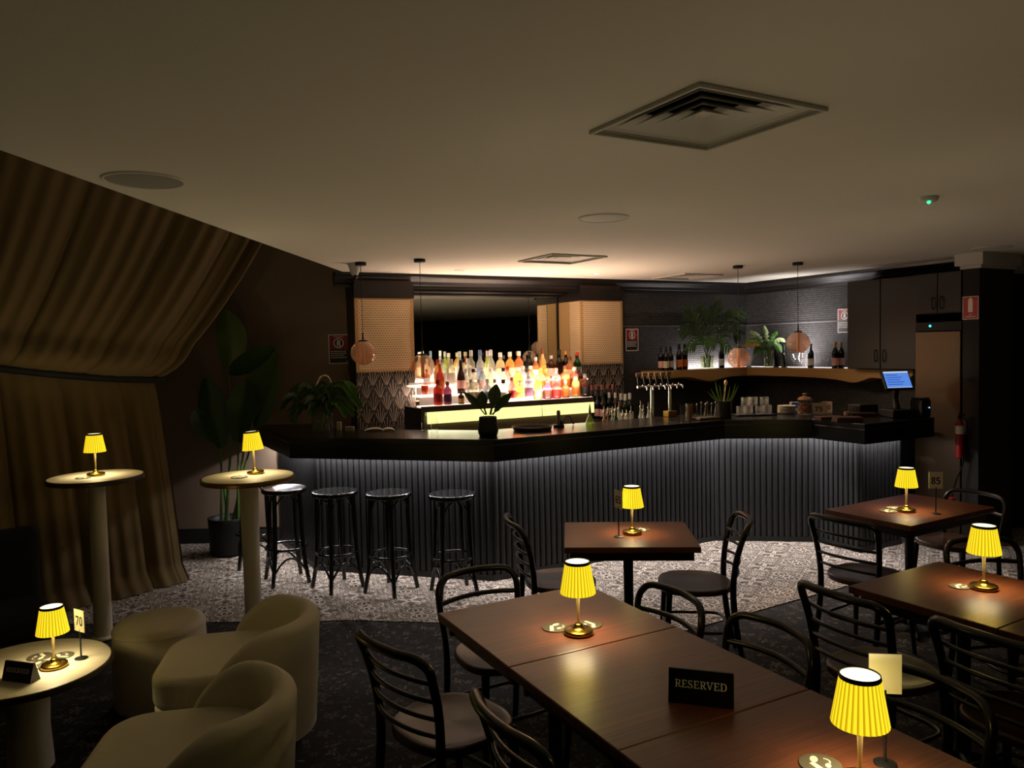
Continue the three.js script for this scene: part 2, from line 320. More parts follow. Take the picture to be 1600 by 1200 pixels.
// ---------------------------------------------------------------- ceiling fittings
ventSpots.forEach(([x, z, a], i) => {
  const t = thing('ceiling_vent', ['large square louvred air vent above the dining tables', 'square ceiling air vent above the middle of the bar', 'square ceiling air vent close to the cornice over the beer taps'][i], 'vent', [x, CEIL, z], a * Math.PI / 180, 'square ceiling vents');
  const ring = (o, inn, y0, y1) => { const g = new THREE.CylinderGeometry(inn * Math.SQRT2, o * Math.SQRT2, y1 - y0, 4, 1, true).rotateY(Math.PI / 4).translate(0, (y0 + y1) / 2, 0); return g; };
  const fr = new THREE.Shape([[-1, -1], [1, -1], [1, 1], [-1, 1]].map(([u, v]) => new THREE.Vector2(u * 0.262, v * 0.262)));
  const ho = new THREE.Path(); ho.setFromPoints([[-1, -1], [1, -1], [1, 1], [-1, 1]].map(([u, v]) => new THREE.Vector2(u * 0.25, v * 0.25))); fr.holes.push(ho);
  obj('frame', new THREE.ExtrudeGeometry(fr, { depth: 0.008, bevelEnabled: true, bevelSize: 0.004, bevelThickness: 0.003, bevelOffset: -0.004, bevelSegments: 2 }).rotateX(-Math.PI / 2).translate(0, -0.011, 0), M.grille, t);
  const two = M.grille.clone(); two.side = THREE.DoubleSide;
  for (let k = 0; k < 5; k++) { const o = 0.2485 - k * 0.047; obj('blade', [ring(o, o - 0.06, 0.002, 0.04)], two, t); }
  obj('centre_plate', box(0.05, 0.008, 0.05, 0, 0.02, 0), M.grille, t);
  obj('duct', [box(0.5, 0.01, 0.5, 0, 0.2, 0), box(0.01, 0.17, 0.488, -0.244, 0.115, 0), box(0.01, 0.17, 0.488, 0.244, 0.115, 0), box(0.488, 0.17, 0.01, 0, 0.115, -0.244), box(0.488, 0.17, 0.01, 0, 0.115, 0.244)], M.blackSoft, t);
});
[[-1.475, -3.153, 'over the cream tub chairs', 0.155], [0.53, -4.315, 'between the two square vents', 0.14], [3.844, -6.154, 'near the fridge', 0.14]].forEach(([x, z, where, r]) => {
  const t = thing('ceiling_speaker', `round white ceiling speaker ${where}`, 'speaker', [x, CEIL, z], 0, 'round ceiling speakers');
  obj('rim', lathe([[r - 0.012, -0.002], [r - 0.008, -0.008], [r, -0.006], [r + 0.004, 0]], 40), M.grille, t);
  obj('grille', lathe([[0, -0.012], [r * 0.6, -0.01], [r - 0.01, -0.004], [r - 0.01, 0]], 40), r > 0.15 ? M.speaker : M.grille, t);
});
{
  const t = thing('smoke_detector', 'small round white smoke detector with a green light', 'detector', [2.119, CEIL, -3.912]);
  obj('base', lathe([[0, -0.03], [0.03, -0.03], [0.045, -0.018], [0.05, 0]], 28), M.grille, t);
  obj('indicator_light', new THREE.SphereGeometry(0.009, 12, 8).translate(-0.012, -0.031, 0.03), std(0x0a2a14, 0.4, 0, { emissive: new THREE.Color(0.05, 1, 0.45), emissiveIntensity: 1.6 }), t);
}
[[0.854, -7.60, 'right', 2], [-0.451, -6.979, 'left', 0], [5.73, -2.46, 0, 1], [6.23, -3.83, 0, 1]].forEach(([x, z, side, on], i) => {
  const t = thing('downlight', on === 1 ? 'small lit downlight in the ceiling seen in the bar mirror' : side === 'right' ? 'small lit downlight in the ceiling before the right mesh column' : 'small unlit downlight in the ceiling above the bottle display', 'downlight', [x, CEIL, z], 0, on === 1 ? 'lit downlights' : undefined);
  obj('ring', lathe([[0.034, 0], [0.036, -0.006], [0.045, -0.006], [0.05, 0]], 28), M.grille, t);
  obj('lamp_face', cyl(0.034, 0.034, 0.003, 0, -0.003, 0), on ? std(0xffffff, 0.5, 0, { emissive: new THREE.Color(1, 0.95, 0.9), emissiveIntensity: 2.5 }) : std(0xddd6cc, 0.4), t);
  if (on) spot(t, 0xffdcb8, on === 2 ? DOWNLIGHT : 0.5, [0, -0.02, 0], on === 2 ? [1.15, -1.38, 0.75] : [0, -1, 0], 0.75);
});
{
  const t = thing('security_camera', 'white cone shaped security camera on the ceiling by the bar corner', 'camera', [-1.262, CEIL, -6.3]);
  obj('flange', lathe([[0, -0.012], [0.058, -0.012], [0.06, 0]], 28), M.whiteTrim, t);
  obj('cone', lathe([[0.012, -0.105], [0.03, -0.085], [0.047, -0.03], [0.049, -0.012]], 28), M.whiteTrim, t);
  obj('lens', new THREE.SphereGeometry(0.02, 16, 10).translate(0.006, -0.105, 0.006), M.black, t);
}

// ---------------------------------------------------------------- mesh and tile columns either side of the mirror
const perforated = canvasTex(256, 256, (x, w) => {
  x.fillStyle = '#e8c79c'; x.fillRect(0, 0, w, w); x.fillStyle = '#6b4a2c';
  for (let j = 0; j < 8; j++) for (let i = -1; i <= 8; i++) { const cx = (i + (j % 2) * 0.5) * 32, cy = j * 32 + 16; x.beginPath(); x.moveTo(cx - 11, cy); x.quadraticCurveTo(cx, cy - 11, cx + 11, cy); x.quadraticCurveTo(cx, cy + 11, cx - 11, cy); x.fill(); }
});
const perfBump = canvasTex(256, 256, (x, w) => { x.fillStyle = '#fff'; x.fillRect(0, 0, w, w); x.fillStyle = '#000'; for (let j = 0; j < 8; j++) for (let i = -1; i <= 8; i++) { x.beginPath(); x.ellipse((i + (j % 2) * 0.5) * 32, j * 32 + 16, 10, 6, 0, 0, 7); x.fill(); } }, false);
M.mesh = std(0xffffff, 0.42, 0.25, { map: scaled(perforated, 1 / 0.2, 1 / 0.165), bumpMap: scaled(perfBump, 1 / 0.2, 1 / 0.165), bumpScale: 0.002 });
M.bronze = std(0xc09a66, 0.45, 0.3);
M.tile = std(0x1e1713, 0.45); M.tileLine = std(0xd9c8b6, 0.5);
const TW = 0.129, TH = 0.23;                              // one diamond tile
function clip(poly, x0, x1, y0, y1) {                       // polygon cut to a rectangle
  for (const [ax, lim, sg] of [[0, x0, 1], [0, x1, -1], [1, y0, 1], [1, y1, -1]]) {
    const out = []; for (let i = 0; i < poly.length; i++) { const p = poly[i], q = poly[(i + 1) % poly.length], a = (p[ax] - lim) * sg, b = (q[ax] - lim) * sg; if (a >= 0) out.push(p); if (a * b < 0) { const k = a / (a - b); out.push([p[0] + (q[0] - p[0]) * k, p[1] + (q[1] - p[1]) * k]); } }
    poly = out; if (poly.length < 3) return null;
  }
  return poly;
}
const diamond = [[0, -TH / 2 + 0.007], [TW / 2 - 0.0039, 0], [0, TH / 2 - 0.007], [-TW / 2 + 0.0039, 0]];
const rays = [-1, -0.52, 0, 0.52, 1].map((k, i) => { const L = [0.125, 0.158, 0.19, 0.158, 0.125][i], t = k * 0.36, c = Math.cos(t), n = Math.sin(t), w = 0.0018, y0 = -TH / 2; return [[-w * 0.6, 0.03], [w * 0.6, 0.03], [w, L], [-w, L]].map(([x, y]) => [x * c + y * n, y0 - x * n + y * c]); });
const slab2 = (poly, z0, z1) => new THREE.ExtrudeGeometry(new THREE.Shape(poly.map(p => new THREE.Vector2(...p))), { depth: z1 - z0, bevelEnabled: false }).translate(0, 0, z0);
function column(label, s0, s1, sideMesh) {
  const t = thing('column', label, 'column', [0, 0, 0], ALPHA);
  const w = s1 - s0, cx = (s0 + s1) / 2, F = -6.82;
  obj('core', box(w - 0.02, 2.5, 0.4, cx, 1.25, -7.04), M.tileLine.clone(), t).material = std(0x3a2d25, 0.7);
  obj('capital', [box(w + 0.01, 0.13, 0.44, cx, 2.335, F - 0.21)], M.cornice, t);
  obj('mesh_panel', planar(box(w - 0.05, 0.665, 0.012, cx, 1.935, F - 0.008), 0, 1), M.mesh, t);
  obj('panel_frame', [box(0.03, 0.68, 0.02, s0 + 0.015, 1.935, F - 0.01), box(0.03, 0.68, 0.02, s1 - 0.015, 1.935, F - 0.01), box(w, 0.016, 0.02, cx, 1.603, F - 0.009), box(w, 0.016, 0.02, cx, 2.264, F - 0.009)], M.bronze, t);
  if (sideMesh) {
    obj('side_mesh', planar(box(0.012, 0.665, 0.2, s0 + 0.004, 1.935, F - 0.12), 2, 1), M.mesh, t);
    obj('side_board', box(0.014, 0.68, 0.21, s0 + 0.006, 1.93, F - 0.335), M.bronze, t);
  } else obj('side_board', box(0.014, 0.68, 0.36, s0 + 0.006, 1.93, F - 0.2), std(0x4a3a30, 0.6), t);
  obj('grout', box(w, 0.72, 0.01, cx, 1.24, F - 0.012), M.tileLine, t);
  for (let j = -1; j <= 6; j++) for (let i = -1; i <= 5; i++) {
    const x = s0 + (i + (j % 2 ? 0.5 : 0)) * TW + 0.02, y = 1.56 - j * TH / 2, R = [s0 + 0.002, s1 - 0.002, 0.9, 1.594], mv = (P) => P.map(([a, b]) => [a + x, b + y]);
    const p = clip(mv(diamond), ...R); if (!p) continue;
    const d = obj('tile', slab2(p, F - 0.008, F), M.tile, t), f = rays.map(r => clip(mv(r), ...R)).filter(Boolean);
    if (f.length) obj('fan_inlay', f.map(r => slab2(r, F - 0.001, F + 0.001)), M.tileLine, d);
  }
  return t;
}
column('gold mesh column with fan tiles beside the warning sign and banana plant', 2.03, 2.595, false);
column('gold mesh column with fan tiles behind the wine bottles', 4.465, 5.005, true);
{
  const t = thing('bar_mirror', 'wide dark bar mirror between the two mesh columns', 'mirror', [0, 0, 0], ALPHA);
  obj('mirror_glass', box(1.86, 1.24, 0.006, 3.53, 1.715, -7.281), phy(0xd4d8d0, 0.02, { metalness: 1 }), t);
  obj('frame', [box(1.87, 0.02, 0.02, 3.53, 1.09, -7.278), box(0.015, 1.24, 0.02, 2.605, 1.715, -7.278), box(0.015, 1.24, 0.02, 4.455, 1.715, -7.278)], M.cornice, t);
}

// ================================================================ THE BAR
const FRONT = [[-2.41, -7.17], [-1.765, -6.03], [-0.142, -5.59], [1.842, -6.663], [2.565, -6.56], [2.80, -6.09], [3.58, -6.50]];
const BACK = offsetLine(FRONT, 0.62), BASE = offsetLine(FRONT, 0.22), BASE_IN = offsetLine(FRONT, 0.30), LIP = offsetLine(FRONT, 0.06);
const TOP = 1.12, APRON = 0.955;
BACK[0] = [-1.7, -7.15]; BACK[1] = [-1.55, -6.62];
for (const L of [BASE, BASE_IN]) { L[0] = [L[0][0] + 0.02, -7.17]; L[6] = [L[6][0] - 0.12, L[6][1] + 0.06]; }
{
  const t = thing('bar_worktop', 'long angled black stone bar counter with a deep front edge', 'counter');
  obj('slab', prism([...FRONT, ...BACK.slice().reverse()], TOP - 0.045, TOP, 0.004), M.blackStone, t);
  obj('apron', prism([...FRONT, ...LIP.slice().reverse()], APRON, TOP - 0.044, 0.003), M.blackStone, t);
  obj('end_panel', prism([FRONT[6], LIP[6], [BACK[6][0], BACK[6][1]], [BACK[6][0] + 0.03, BACK[6][1] - 0.015]], APRON, TOP - 0.044), M.blackStone, t);
}
{
  const t = thing('ribbed_bar', 'dark ribbed timber bar of upright battens lit from above', 'bar');
  obj('panel', prism([...BASE, ...BASE_IN.slice().reverse()], 0.006, TOP - 0.046), M.panelDark, t);
  const OUT = offsetLine(BASE, -0.022);
  obj('skirting', prism([...OUT, ...BASE.slice().reverse()], 0.006, 0.05), M.black, t);
  // half-round battens, one mesh each
  const sh = new THREE.Shape(); sh.moveTo(-0.021, 0); sh.lineTo(-0.017, 0.013); sh.quadraticCurveTo(0, 0.021, 0.017, 0.013); sh.lineTo(0.021, 0); sh.closePath();
  const bg = new THREE.ExtrudeGeometry(sh, { depth: TOP - 0.1, bevelEnabled: false, curveSegments: 4 }).rotateX(-Math.PI / 2).rotateY(Math.PI);
  const lowered = bg.clone();
  for (let i = 0; i < BASE.length - 1; i++) {
    const [a, b] = [BASE[i], BASE[i + 1]], L = Math.hypot(b[0] - a[0], b[1] - a[1]), n = Math.floor(L / 0.05), ang = Math.atan2(-(b[1] - a[1]), b[0] - a[0]);
    for (let k = 0; k < n; k++) {
      const u = (k + 0.5) / n, m = obj('batten', lowered, M.batten, t);
      m.position.set(a[0] + (b[0] - a[0]) * u, 0.05, a[1] + (b[1] - a[1]) * u); m.rotation.y = ang;
    }
  }
}
{
  const t = thing('led_strip', 'white LED strip hidden under the edge of the bar counter', 'led strip');
  const L1 = offsetLine(FRONT, 0.168);
  L1[6] = [L1[5][0] + (L1[6][0] - L1[5][0]) * 0.78, L1[5][1] + (L1[6][1] - L1[5][1]) * 0.78];
  for (let i = 0; i < L1.length - 1; i++) {
    const [a, b] = [L1[i], L1[i + 1]], L = Math.hypot(b[0] - a[0], b[1] - a[1]), ang = Math.atan2(-(b[1] - a[1]), b[0] - a[0]), cx = (a[0] + b[0]) / 2, cz = (a[1] + b[1]) / 2;
    obj('strip_segment', box(L - 0.03, 0.008, 0.016, cx, 1.02, cz, ang), M.ledStrip, t);
    obj('mounting_rail', box(L - 0.03, 0.046, 0.014, cx, 1.048, cz, ang), M.black, t);
    const r = new THREE.RectAreaLight(LED_WHITE, LED_BAR, L - 0.03, 0.02); r.position.set(cx, 1.014, cz);
    r.rotation.order = 'YXZ'; r.rotation.set(-Math.PI / 2, ang, 0); t.add(r);
  }
}
// benches behind the bar
{
  const t = thing('back_bench', 'dark bar bench along the back wall behind the beer taps', 'bench', [0, 0, 0], ALPHA);
  obj('bench_top', rbox(2.5, 0.04, 0.5, 0.006, 5.53, 0.95, -6.56), M.blackStone, t);
  obj('cabinet', box(2.45, 0.92, 0.45, 5.53, 0.466, -6.57), M.panelDark, t);
  const u = thing('side_bench', 'dark bar bench under the wooden shelf by the cabinets', 'bench', [0, 0, 0], ALPHA);
  obj('bench_top', rbox(0.5, 0.04, 1.75, 0.006, 6.62, 0.95, -5.4), M.blackStone, u);
  obj('cabinet', box(0.45, 0.92, 1.7, 6.64, 0.466, -5.4), M.panelDark, u);
}
// ---------------------------------------------------------------- stepped bottle display with its lit steps
M.acrylic = std(0xf4efe8, 0.35, 0, { emissive: LED_WARM, emissiveIntensity: 1.4 });
M.riser = std(0xb9b4b2, 0.5);
const TIER = [{ y: 1.29, d: -6.3, s0: 2.456, s1: 4.25 }, { y: 1.376, d: -6.45, s0: 2.47, s1: 4.3 }, { y: 1.46, d: -6.6, s0: 2.5, s1: 4.4 }];
{
  const t = thing('bottle_display', 'three step back bar bottle display with lit white shelves', 'display', [0, 0, 0], ALPHA);
  TIER.forEach((T, i) => {
    const w = T.s1 - T.s0, cx = (T.s0 + T.s1) / 2;
    obj('lit_shelf', rbox(w, 0.016, i === 2 ? 0.2 : 0.15, 0.007, cx, T.y - 0.008, T.d - (i === 2 ? 0.1 : 0.075)), M.acrylic, t);
    obj('riser', box(w - 0.06, 0.068, 0.012, cx, T.y - 0.051, T.d - 0.03), M.riser, t);
    rect(t, LED_WARM, LED_TIER, w - 0.1, 0.13, [cx, T.y + 0.003, T.d - 0.075], [cx, 3, T.d - 0.075]);
  });
  obj('back_panel', box(1.85, 0.02, 0.008, 3.45, 1.47, -6.808), M.riser, t);
  obj('carcass', [box(1.76, 0.3, 0.42, 3.36, 1.08, -6.54), box(1.74, 0.92, 0.36, 3.36, 0.46, -6.52)], M.tileLine.clone(), t).material = std(0x6a5546, 0.6);
  obj('fascia', box(1.81, 0.05, 0.02, 3.352, 1.263, -6.305), std(0x4a3d33, 0.55), t);
  M.litPanel = std(0xf2f0c0, 0.4, 0, { emissive: new THREE.Color(0.95, 0.97, 0.36), emissiveIntensity: 1.1 });
  obj('lit_panel_light', rbox(1.165, 0.105, 0.012, 0.003, 3.08, 1.186, -6.3), M.litPanel, t);
  obj('lit_panel_light', rbox(0.585, 0.105, 0.012, 0.003, 3.967, 1.186, -6.3), M.litPanel, t);
  rect(t, new THREE.Color(1, 0.93, 0.62), 3.5, 1.72, 0.1, [3.36, 1.186, -6.288], [3.36, 1.186, 0]);
  for (let k = 0; k < 5; k++) obj('end_batten', cyl(0.008, 0.008, 0.3, 2.474 - 0.0, 0.98, -6.34 - k * 0.045, 8), M.panelDark, t);
  obj('end_board', box(0.03, 0.36, 0.42, 2.466, 1.09, -6.54), M.panelDark, t);
}

// ---------------------------------------------------------------- bottles
const SHAPES = {
  tall: { h: 0.305, p: [[0.034, 0], [0.036, 0.004], [0.036, 0.17], [0.032, 0.19], [0.018, 0.215], [0.0145, 0.23], [0.0145, 0.285]], cap: [0.0155, 0.25, 0.305], lab: [0.05, 0.14, 0.0365] },
  dome: { h: 0.27, p: [[0.04, 0], [0.043, 0.004], [0.043, 0.15], [0.039, 0.175], [0.026, 0.196], [0.016, 0.205], [0.0155, 0.24]], cap: [0.018, 0.228, 0.27], lab: [0.035, 0.125, 0.0436] },
  squat: { h: 0.205, p: [[0.045, 0], [0.048, 0.004], [0.048, 0.1], [0.043, 0.125], [0.022, 0.145], [0.016, 0.152], [0.016, 0.18]], cap: [0.0185, 0.17, 0.205], lab: [0.025, 0.088, 0.0486] },
  standard: { h: 0.285, p: [[0.037, 0], [0.039, 0.004], [0.039, 0.155], [0.034, 0.18], [0.02, 0.205], [0.0145, 0.22], [0.014, 0.262]], cap: [0.016, 0.245, 0.285], lab: [0.04, 0.125, 0.0396] },
  gin: { h: 0.235, p: [[0.037, 0], [0.04, 0.004], [0.041, 0.135], [0.037, 0.156], [0.022, 0.175], [0.0165, 0.182], [0.0165, 0.21]], cap: [0.0185, 0.2, 0.235], lab: [0.03, 0.105, 0.0416] },
  wine: { h: 0.305, p: [[0.034, 0], [0.0375, 0.004], [0.0375, 0.17], [0.034, 0.195], [0.02, 0.225], [0.0145, 0.245], [0.0145, 0.295]], cap: [0.0155, 0.235, 0.305], lab: [0.035, 0.12, 0.0381] },
  cream: { h: 0.3, p: [[0.036, 0], [0.039, 0.004], [0.039, 0.12], [0.035, 0.155], [0.022, 0.2], [0.015, 0.23], [0.014, 0.28]], cap: [0.0155, 0.26, 0.3], lab: [0.045, 0.12, 0.0396] },
};
for (const k in SHAPES) {
  const s = SHAPES[k]; s.body = lathe([[0, 0], ...s.p, [s.p[s.p.length - 1][0] - 0.004, s.p[s.p.length - 1][1]]], 18);
  s.capG = lathe([[s.cap[0], s.cap[1]], [s.cap[0], s.cap[2] - 0.003], [s.cap[0] - 0.003, s.cap[2]], [0, s.cap[2]]], 14);
  s.labG = lathe([[s.lab[2] - 0.001, s.lab[0]], [s.lab[2], s.lab[0] + 0.001], [s.lab[2], s.lab[1] - 0.001], [s.lab[2] - 0.001, s.lab[1]]], 18);
}
const liquid = {};
const glassOf = (hex, clear = 0.75) => liquid[hex] || (liquid[hex] = phy(hex, 0.12, { transmission: clear, thickness: 0, ior: 1.45 }));
const inks = {}; const ink = (hex) => inks[hex] || (inks[hex] = std(hex, 0.55));
const LIQ = { clear: 0xf2f4ee, frosted: 0xe4ecf2, pale: 0xf6f0d2, gold: 0xf3dc96, amber: 0xedbc84, orange: 0xf6c490, red: 0xf2877a, pink: 0xf8c4c2, purple: 0xc888ac, brown: 0x3a1a10, dark: 0x14110c, green: 0x1f6a34, lime: 0xd4e08a, yellow: 0xf5e8a4, silver: 0xb8bcc6, wine: 0x0e100b };
const NAMES = { tall: 'tall slim', dome: 'round shouldered', squat: 'short squat', standard: 'standard', gin: 'stubby', wine: 'slender', cream: 'long necked' };
const WORD = { clear: 'clear', frosted: 'frosted', pale: 'pale straw', gold: 'golden', amber: 'amber', orange: 'orange', red: 'red', pink: 'pink', purple: 'purple', brown: 'dark brown', dark: 'black', green: 'green', lime: 'lime tinted', yellow: 'yellow', silver: 'silver', wine: 'dark green' };
const LABELS = { cream: 0xe8dcc0, white: 0xf0efea, gold: 0xc89a4a, black: 0x171514, red: 0xb3261e, orange: 0xe27a22, blue: 0x8ea6d0, pink: 0xe9b3b0, brown: 0x6a3a26, green: 0x9aa86a, purple: 0x5b3550, none: 0 };
const protos = {};
function bottle(kind, liq, lab, cap, p, where, group, scale = 1) {
  const key = kind + liq + lab + cap, s = SHAPES[kind], label = `${WORD[liq]} ${NAMES[kind]} bottle, ${lab === 'none' ? 'no' : lab} label, ${cap} cap, ${where}`;
  let o;
  if (!protos[key]) {
    o = thing('bottle', label, 'bottle', p, 0, group); protos[key] = o;
    const solid = ['brown', 'dark', 'wine'].includes(liq);
    obj('body', s.body, solid ? (liquid[liq] || (liquid[liq] = phy(LIQ[liq], 0.1, { clearcoat: 0.4 }))) : glassOf(LIQ[liq], liq === 'frosted' || liq === 'silver' ? 0.45 : 0.7), o);
    if (lab !== 'none') obj('label', s.labG, ink(LABELS[lab]), o);
    obj('cap', s.capG, ink({ white: 0xeeeeea, silver: 0xb4b4b8, gold: 0xb98c3a, black: 0x141312, red: 0xb02020, pink: 0xb56a68, brown: 0x5a2c1a, cream: 0xe6dab8, blue: 0x7f95c4 }[cap]), o);
  } else o = dup(protos[key], label, p, 0, group);
  o.rotation.y = rnd() * 6.28; if (scale !== 1) o.scale.setScalar(scale); return o;
}
const B = [
  // top step, from the pendant globe to the right column
  [667, 2, 1, 'squat', 'pink', 'white', 'white', 0.7], [685, 2, 1, 'gin', 'amber', 'gold', 'red', 1], [692.5, 2, 0, 'gin', 'clear', 'white', 'silver', 1], [705.5, 2, 0, 'gin', 'clear', 'white', 'silver', 1], [719, 2, 1, 'tall', 'clear', 'white', 'white'], [725, 2, 0, 'gin', 'clear', 'white', 'black', 1],
  [737, 2, 0, 'tall', 'clear', 'white', 'white', 1.03], [732, 2, 1, 'gin', 'clear', 'none', 'silver'], [751, 2, 0, 'tall', 'frosted', 'blue', 'blue', 1.03], [763, 2, 1, 'tall', 'lime', 'green', 'silver'], [768, 2, 0, 'tall', 'clear', 'cream', 'white', 1.03], [782.5, 2, 0, 'dome', 'pale', 'cream', 'white', 1.06], [797.5, 2, 0, 'dome', 'gold', 'cream', 'white', 1.07], [811.5, 2, 0, 'dome', 'amber', 'cream', 'white', 1.09],
  [828, 2, 1, 'standard', 'dark', 'black', 'black', 1], [838, 2, 0, 'dome', 'amber', 'white', 'silver', 0.86], [848.5, 2, 0, 'tall', 'gold', 'gold', 'brown', 1.03], [862, 2, 1, 'dome', 'brown', 'white', 'silver', 0.9], [876, 2, 1, 'tall', 'dark', 'none', 'black', 0.98], [884, 2, 1, 'standard', 'dark', 'brown', 'gold', 1], [892, 2, 0, 'squat', 'amber', 'cream', 'brown', 1.1], [902, 2, 0, 'standard', 'green', 'cream', 'red', 0.95], [908, 2, 1, 'dome', 'brown', 'gold', 'black', 0.9],
  // middle step
  [688, 1, 0, 'standard', 'red', 'orange', 'gold', 1], [721.5, 1, 0, 'cream', 'brown', 'pink', 'black', 1.03], [735, 1, 1, 'gin', 'clear', 'cream', 'white', 0.95], [748, 1, 1, 'gin', 'clear', 'cream', 'black', 0.95], [757, 1, 0, 'gin', 'frosted', 'pink', 'white', 1], [766, 1, 0, 'gin', 'clear', 'cream', 'white', 0.95], [775, 1, 1, 'gin', 'clear', 'none', 'silver', 1], [785, 1, 0, 'gin', 'clear', 'white', 'black', 0.95], [797, 1, 1, 'gin', 'pink', 'pink', 'red', 1], [808, 1, 0, 'squat', 'gold', 'orange', 'white', 1.1], [823, 1, 1, 'gin', 'silver', 'white', 'silver', 1], [834, 1, 1, 'gin', 'orange', 'cream', 'silver', 1], [847, 1, 0, 'squat', 'orange', 'orange', 'gold', 1.05], [858, 1, 1, 'squat', 'amber', 'cream', 'gold', 1], [868, 1, 0, 'squat', 'pink', 'pink', 'pink', 1], [880, 1, 0, 'squat', 'amber', 'orange', 'brown', 1.1], [892, 1, 0, 'squat', 'amber', 'brown', 'cream', 1], [904, 1, 1, 'squat', 'brown', 'gold', 'black', 1],
  // lowest step
  [684, 0, 0, 'gin', 'red', 'red', 'red', 0.98], [699, 0, 0, 'gin', 'purple', 'purple', 'pink', 0.88], [720, 0, 0, 'squat', 'brown', 'gold', 'brown', 0.6], [736, 0, 0, 'gin', 'clear', 'cream', 'white', 0.95], [748.5, 0, 0, 'gin', 'clear', 'cream', 'white', 0.93], [762, 0, 0, 'gin', 'frosted', 'blue', 'white', 0.92], [775, 0, 0, 'gin', 'clear', 'cream', 'silver', 0.9], [787, 0, 0, 'squat', 'clear', 'white', 'black', 1], [800, 0, 0, 'gin', 'pink', 'red', 'pink', 0.95], [811, 0, 0, 'squat', 'yellow', 'gold', 'cream', 0.9], [824, 0, 0, 'gin', 'silver', 'purple', 'silver', 1.12], [840, 0, 0, 'gin', 'lime', 'green', 'cream', 0.97], [855, 0, 0, 'squat', 'purple', 'brown', 'pink', 0.9], [869, 0, 0, 'squat', 'red', 'red', 'pink', 0.98], [883.5, 0, 0, 'squat', 'amber', 'orange', 'silver', 0.85], [899.5, 0, 0, 'gin', 'yellow', 'orange', 'red', 1.0], [914, 0, 0, 'squat', 'brown', 'black', 'black', 1.12],
];
{
  const rows = B.map(([px, tier, back, kind, liq, lab, cap, sc = 1]) => {
    const T = TIER[tier], d = T.d - (tier === 2 ? (back ? 0.148 : 0.047) : back ? 0.098 : 0.05), q = onD(px, 600, d);
    return { tier, d, s: q.x * CA - q.z * SA, r: SHAPES[kind].lab[2] * sc + 0.0015, kind, liq, lab, cap, sc };
  });
  for (let it = 0; it < 400; it++) for (const a of rows) for (const b of rows) {          // bottles never stand inside one another
    if (a === b || a.tier !== b.tier || a.s > b.s) continue;
    const need = a.r + b.r, dd = a.d - b.d; if (Math.abs(dd) >= need) continue;
    const gap = Math.sqrt(need * need - dd * dd) - (b.s - a.s); if (gap > 0) { a.s -= gap * 0.5; b.s += gap * 0.5; }
    for (const o of [a, b]) { const T = TIER[o.tier]; o.s = Math.min(Math.max(o.s, T.s0 + o.r), T.s1 - o.r); }
  }
  for (const o of rows) { const [x, z] = W(o.s, o.d); bottle(o.kind, o.liq, o.lab, o.cap, [x, TIER[o.tier].y + 0.0005, z], `on the ${['lowest', 'middle', 'top'][o.tier]} lit step`, 'spirit bottles on the lit display', o.sc); }
}
{
  const T = TIER[1], q = onD(663.5, 600, T.d - 0.06);
  const t = thing('tumbler', 'orange tumbler on the middle lit step below the pendant globe', 'glass', [q.x, T.y + 0.0005, q.z]);
  obj('glass_wall', lathe([[0, 0], [0.03, 0], [0.038, 0.11], [0.035, 0.11], [0.028, 0.006], [0, 0.006]], 18), M.glass, t);
  obj('drink', lathe([[0, 0.008], [0.027, 0.008], [0.033, 0.085], [0, 0.085]], 18), glassOf(0xf06a30, 0.4), t);
}
// wine bottles on the bench in front of the right column, with pink and white foil
function benchBottle(px, d, topY, kind, liq, lab, cap, where, group) {
  const q = onD(px, 600, d); bottle(kind, liq, lab, cap, [q.x, 0.9705, q.z], where, group, topY);
}
{
  const r = thing('bottle_rack', 'dark stepped rack holding wine bottles by the right mesh column', 'rack', [0, 0, 0], ALPHA);
  obj('rack_step', box(0.62, 0.14, 0.155, 4.66, 1.041, -6.737), M.panelDark, r); obj('rack_step', box(0.62, 0.06, 0.15, 4.66, 1.0, -6.58), M.panelDark, r);
  [924, 931, 940, 949, 957].forEach((px, i) => { const q = onD(px, 600, i % 2 ? -6.772 : -6.7); bottle('wine', 'wine', 'none', 'pink', [q.x, 1.112, q.z], 'at the back of the wine rack', 'wine bottles in the rack', 0.88); });
  [933, 942, 951.5, 961].forEach((px, i) => { const q = onD(px, 600, i % 2 ? -6.54 : -6.622); bottle('wine', 'wine', i < 2 ? 'pink' : 'cream', i < 2 ? 'black' : 'white', [q.x, 1.031, q.z], 'at the front of the wine rack', 'wine bottles in the rack', 0.88); });
  [970, 976.5, 983.5].forEach((px, i) => benchBottle(px, i === 1 ? -6.4 : -6.5, 1.05, 'wine', 'wine', 'cream', 'white', 'standing on the bench beside the beer taps', 'bench wine bottles'));
}
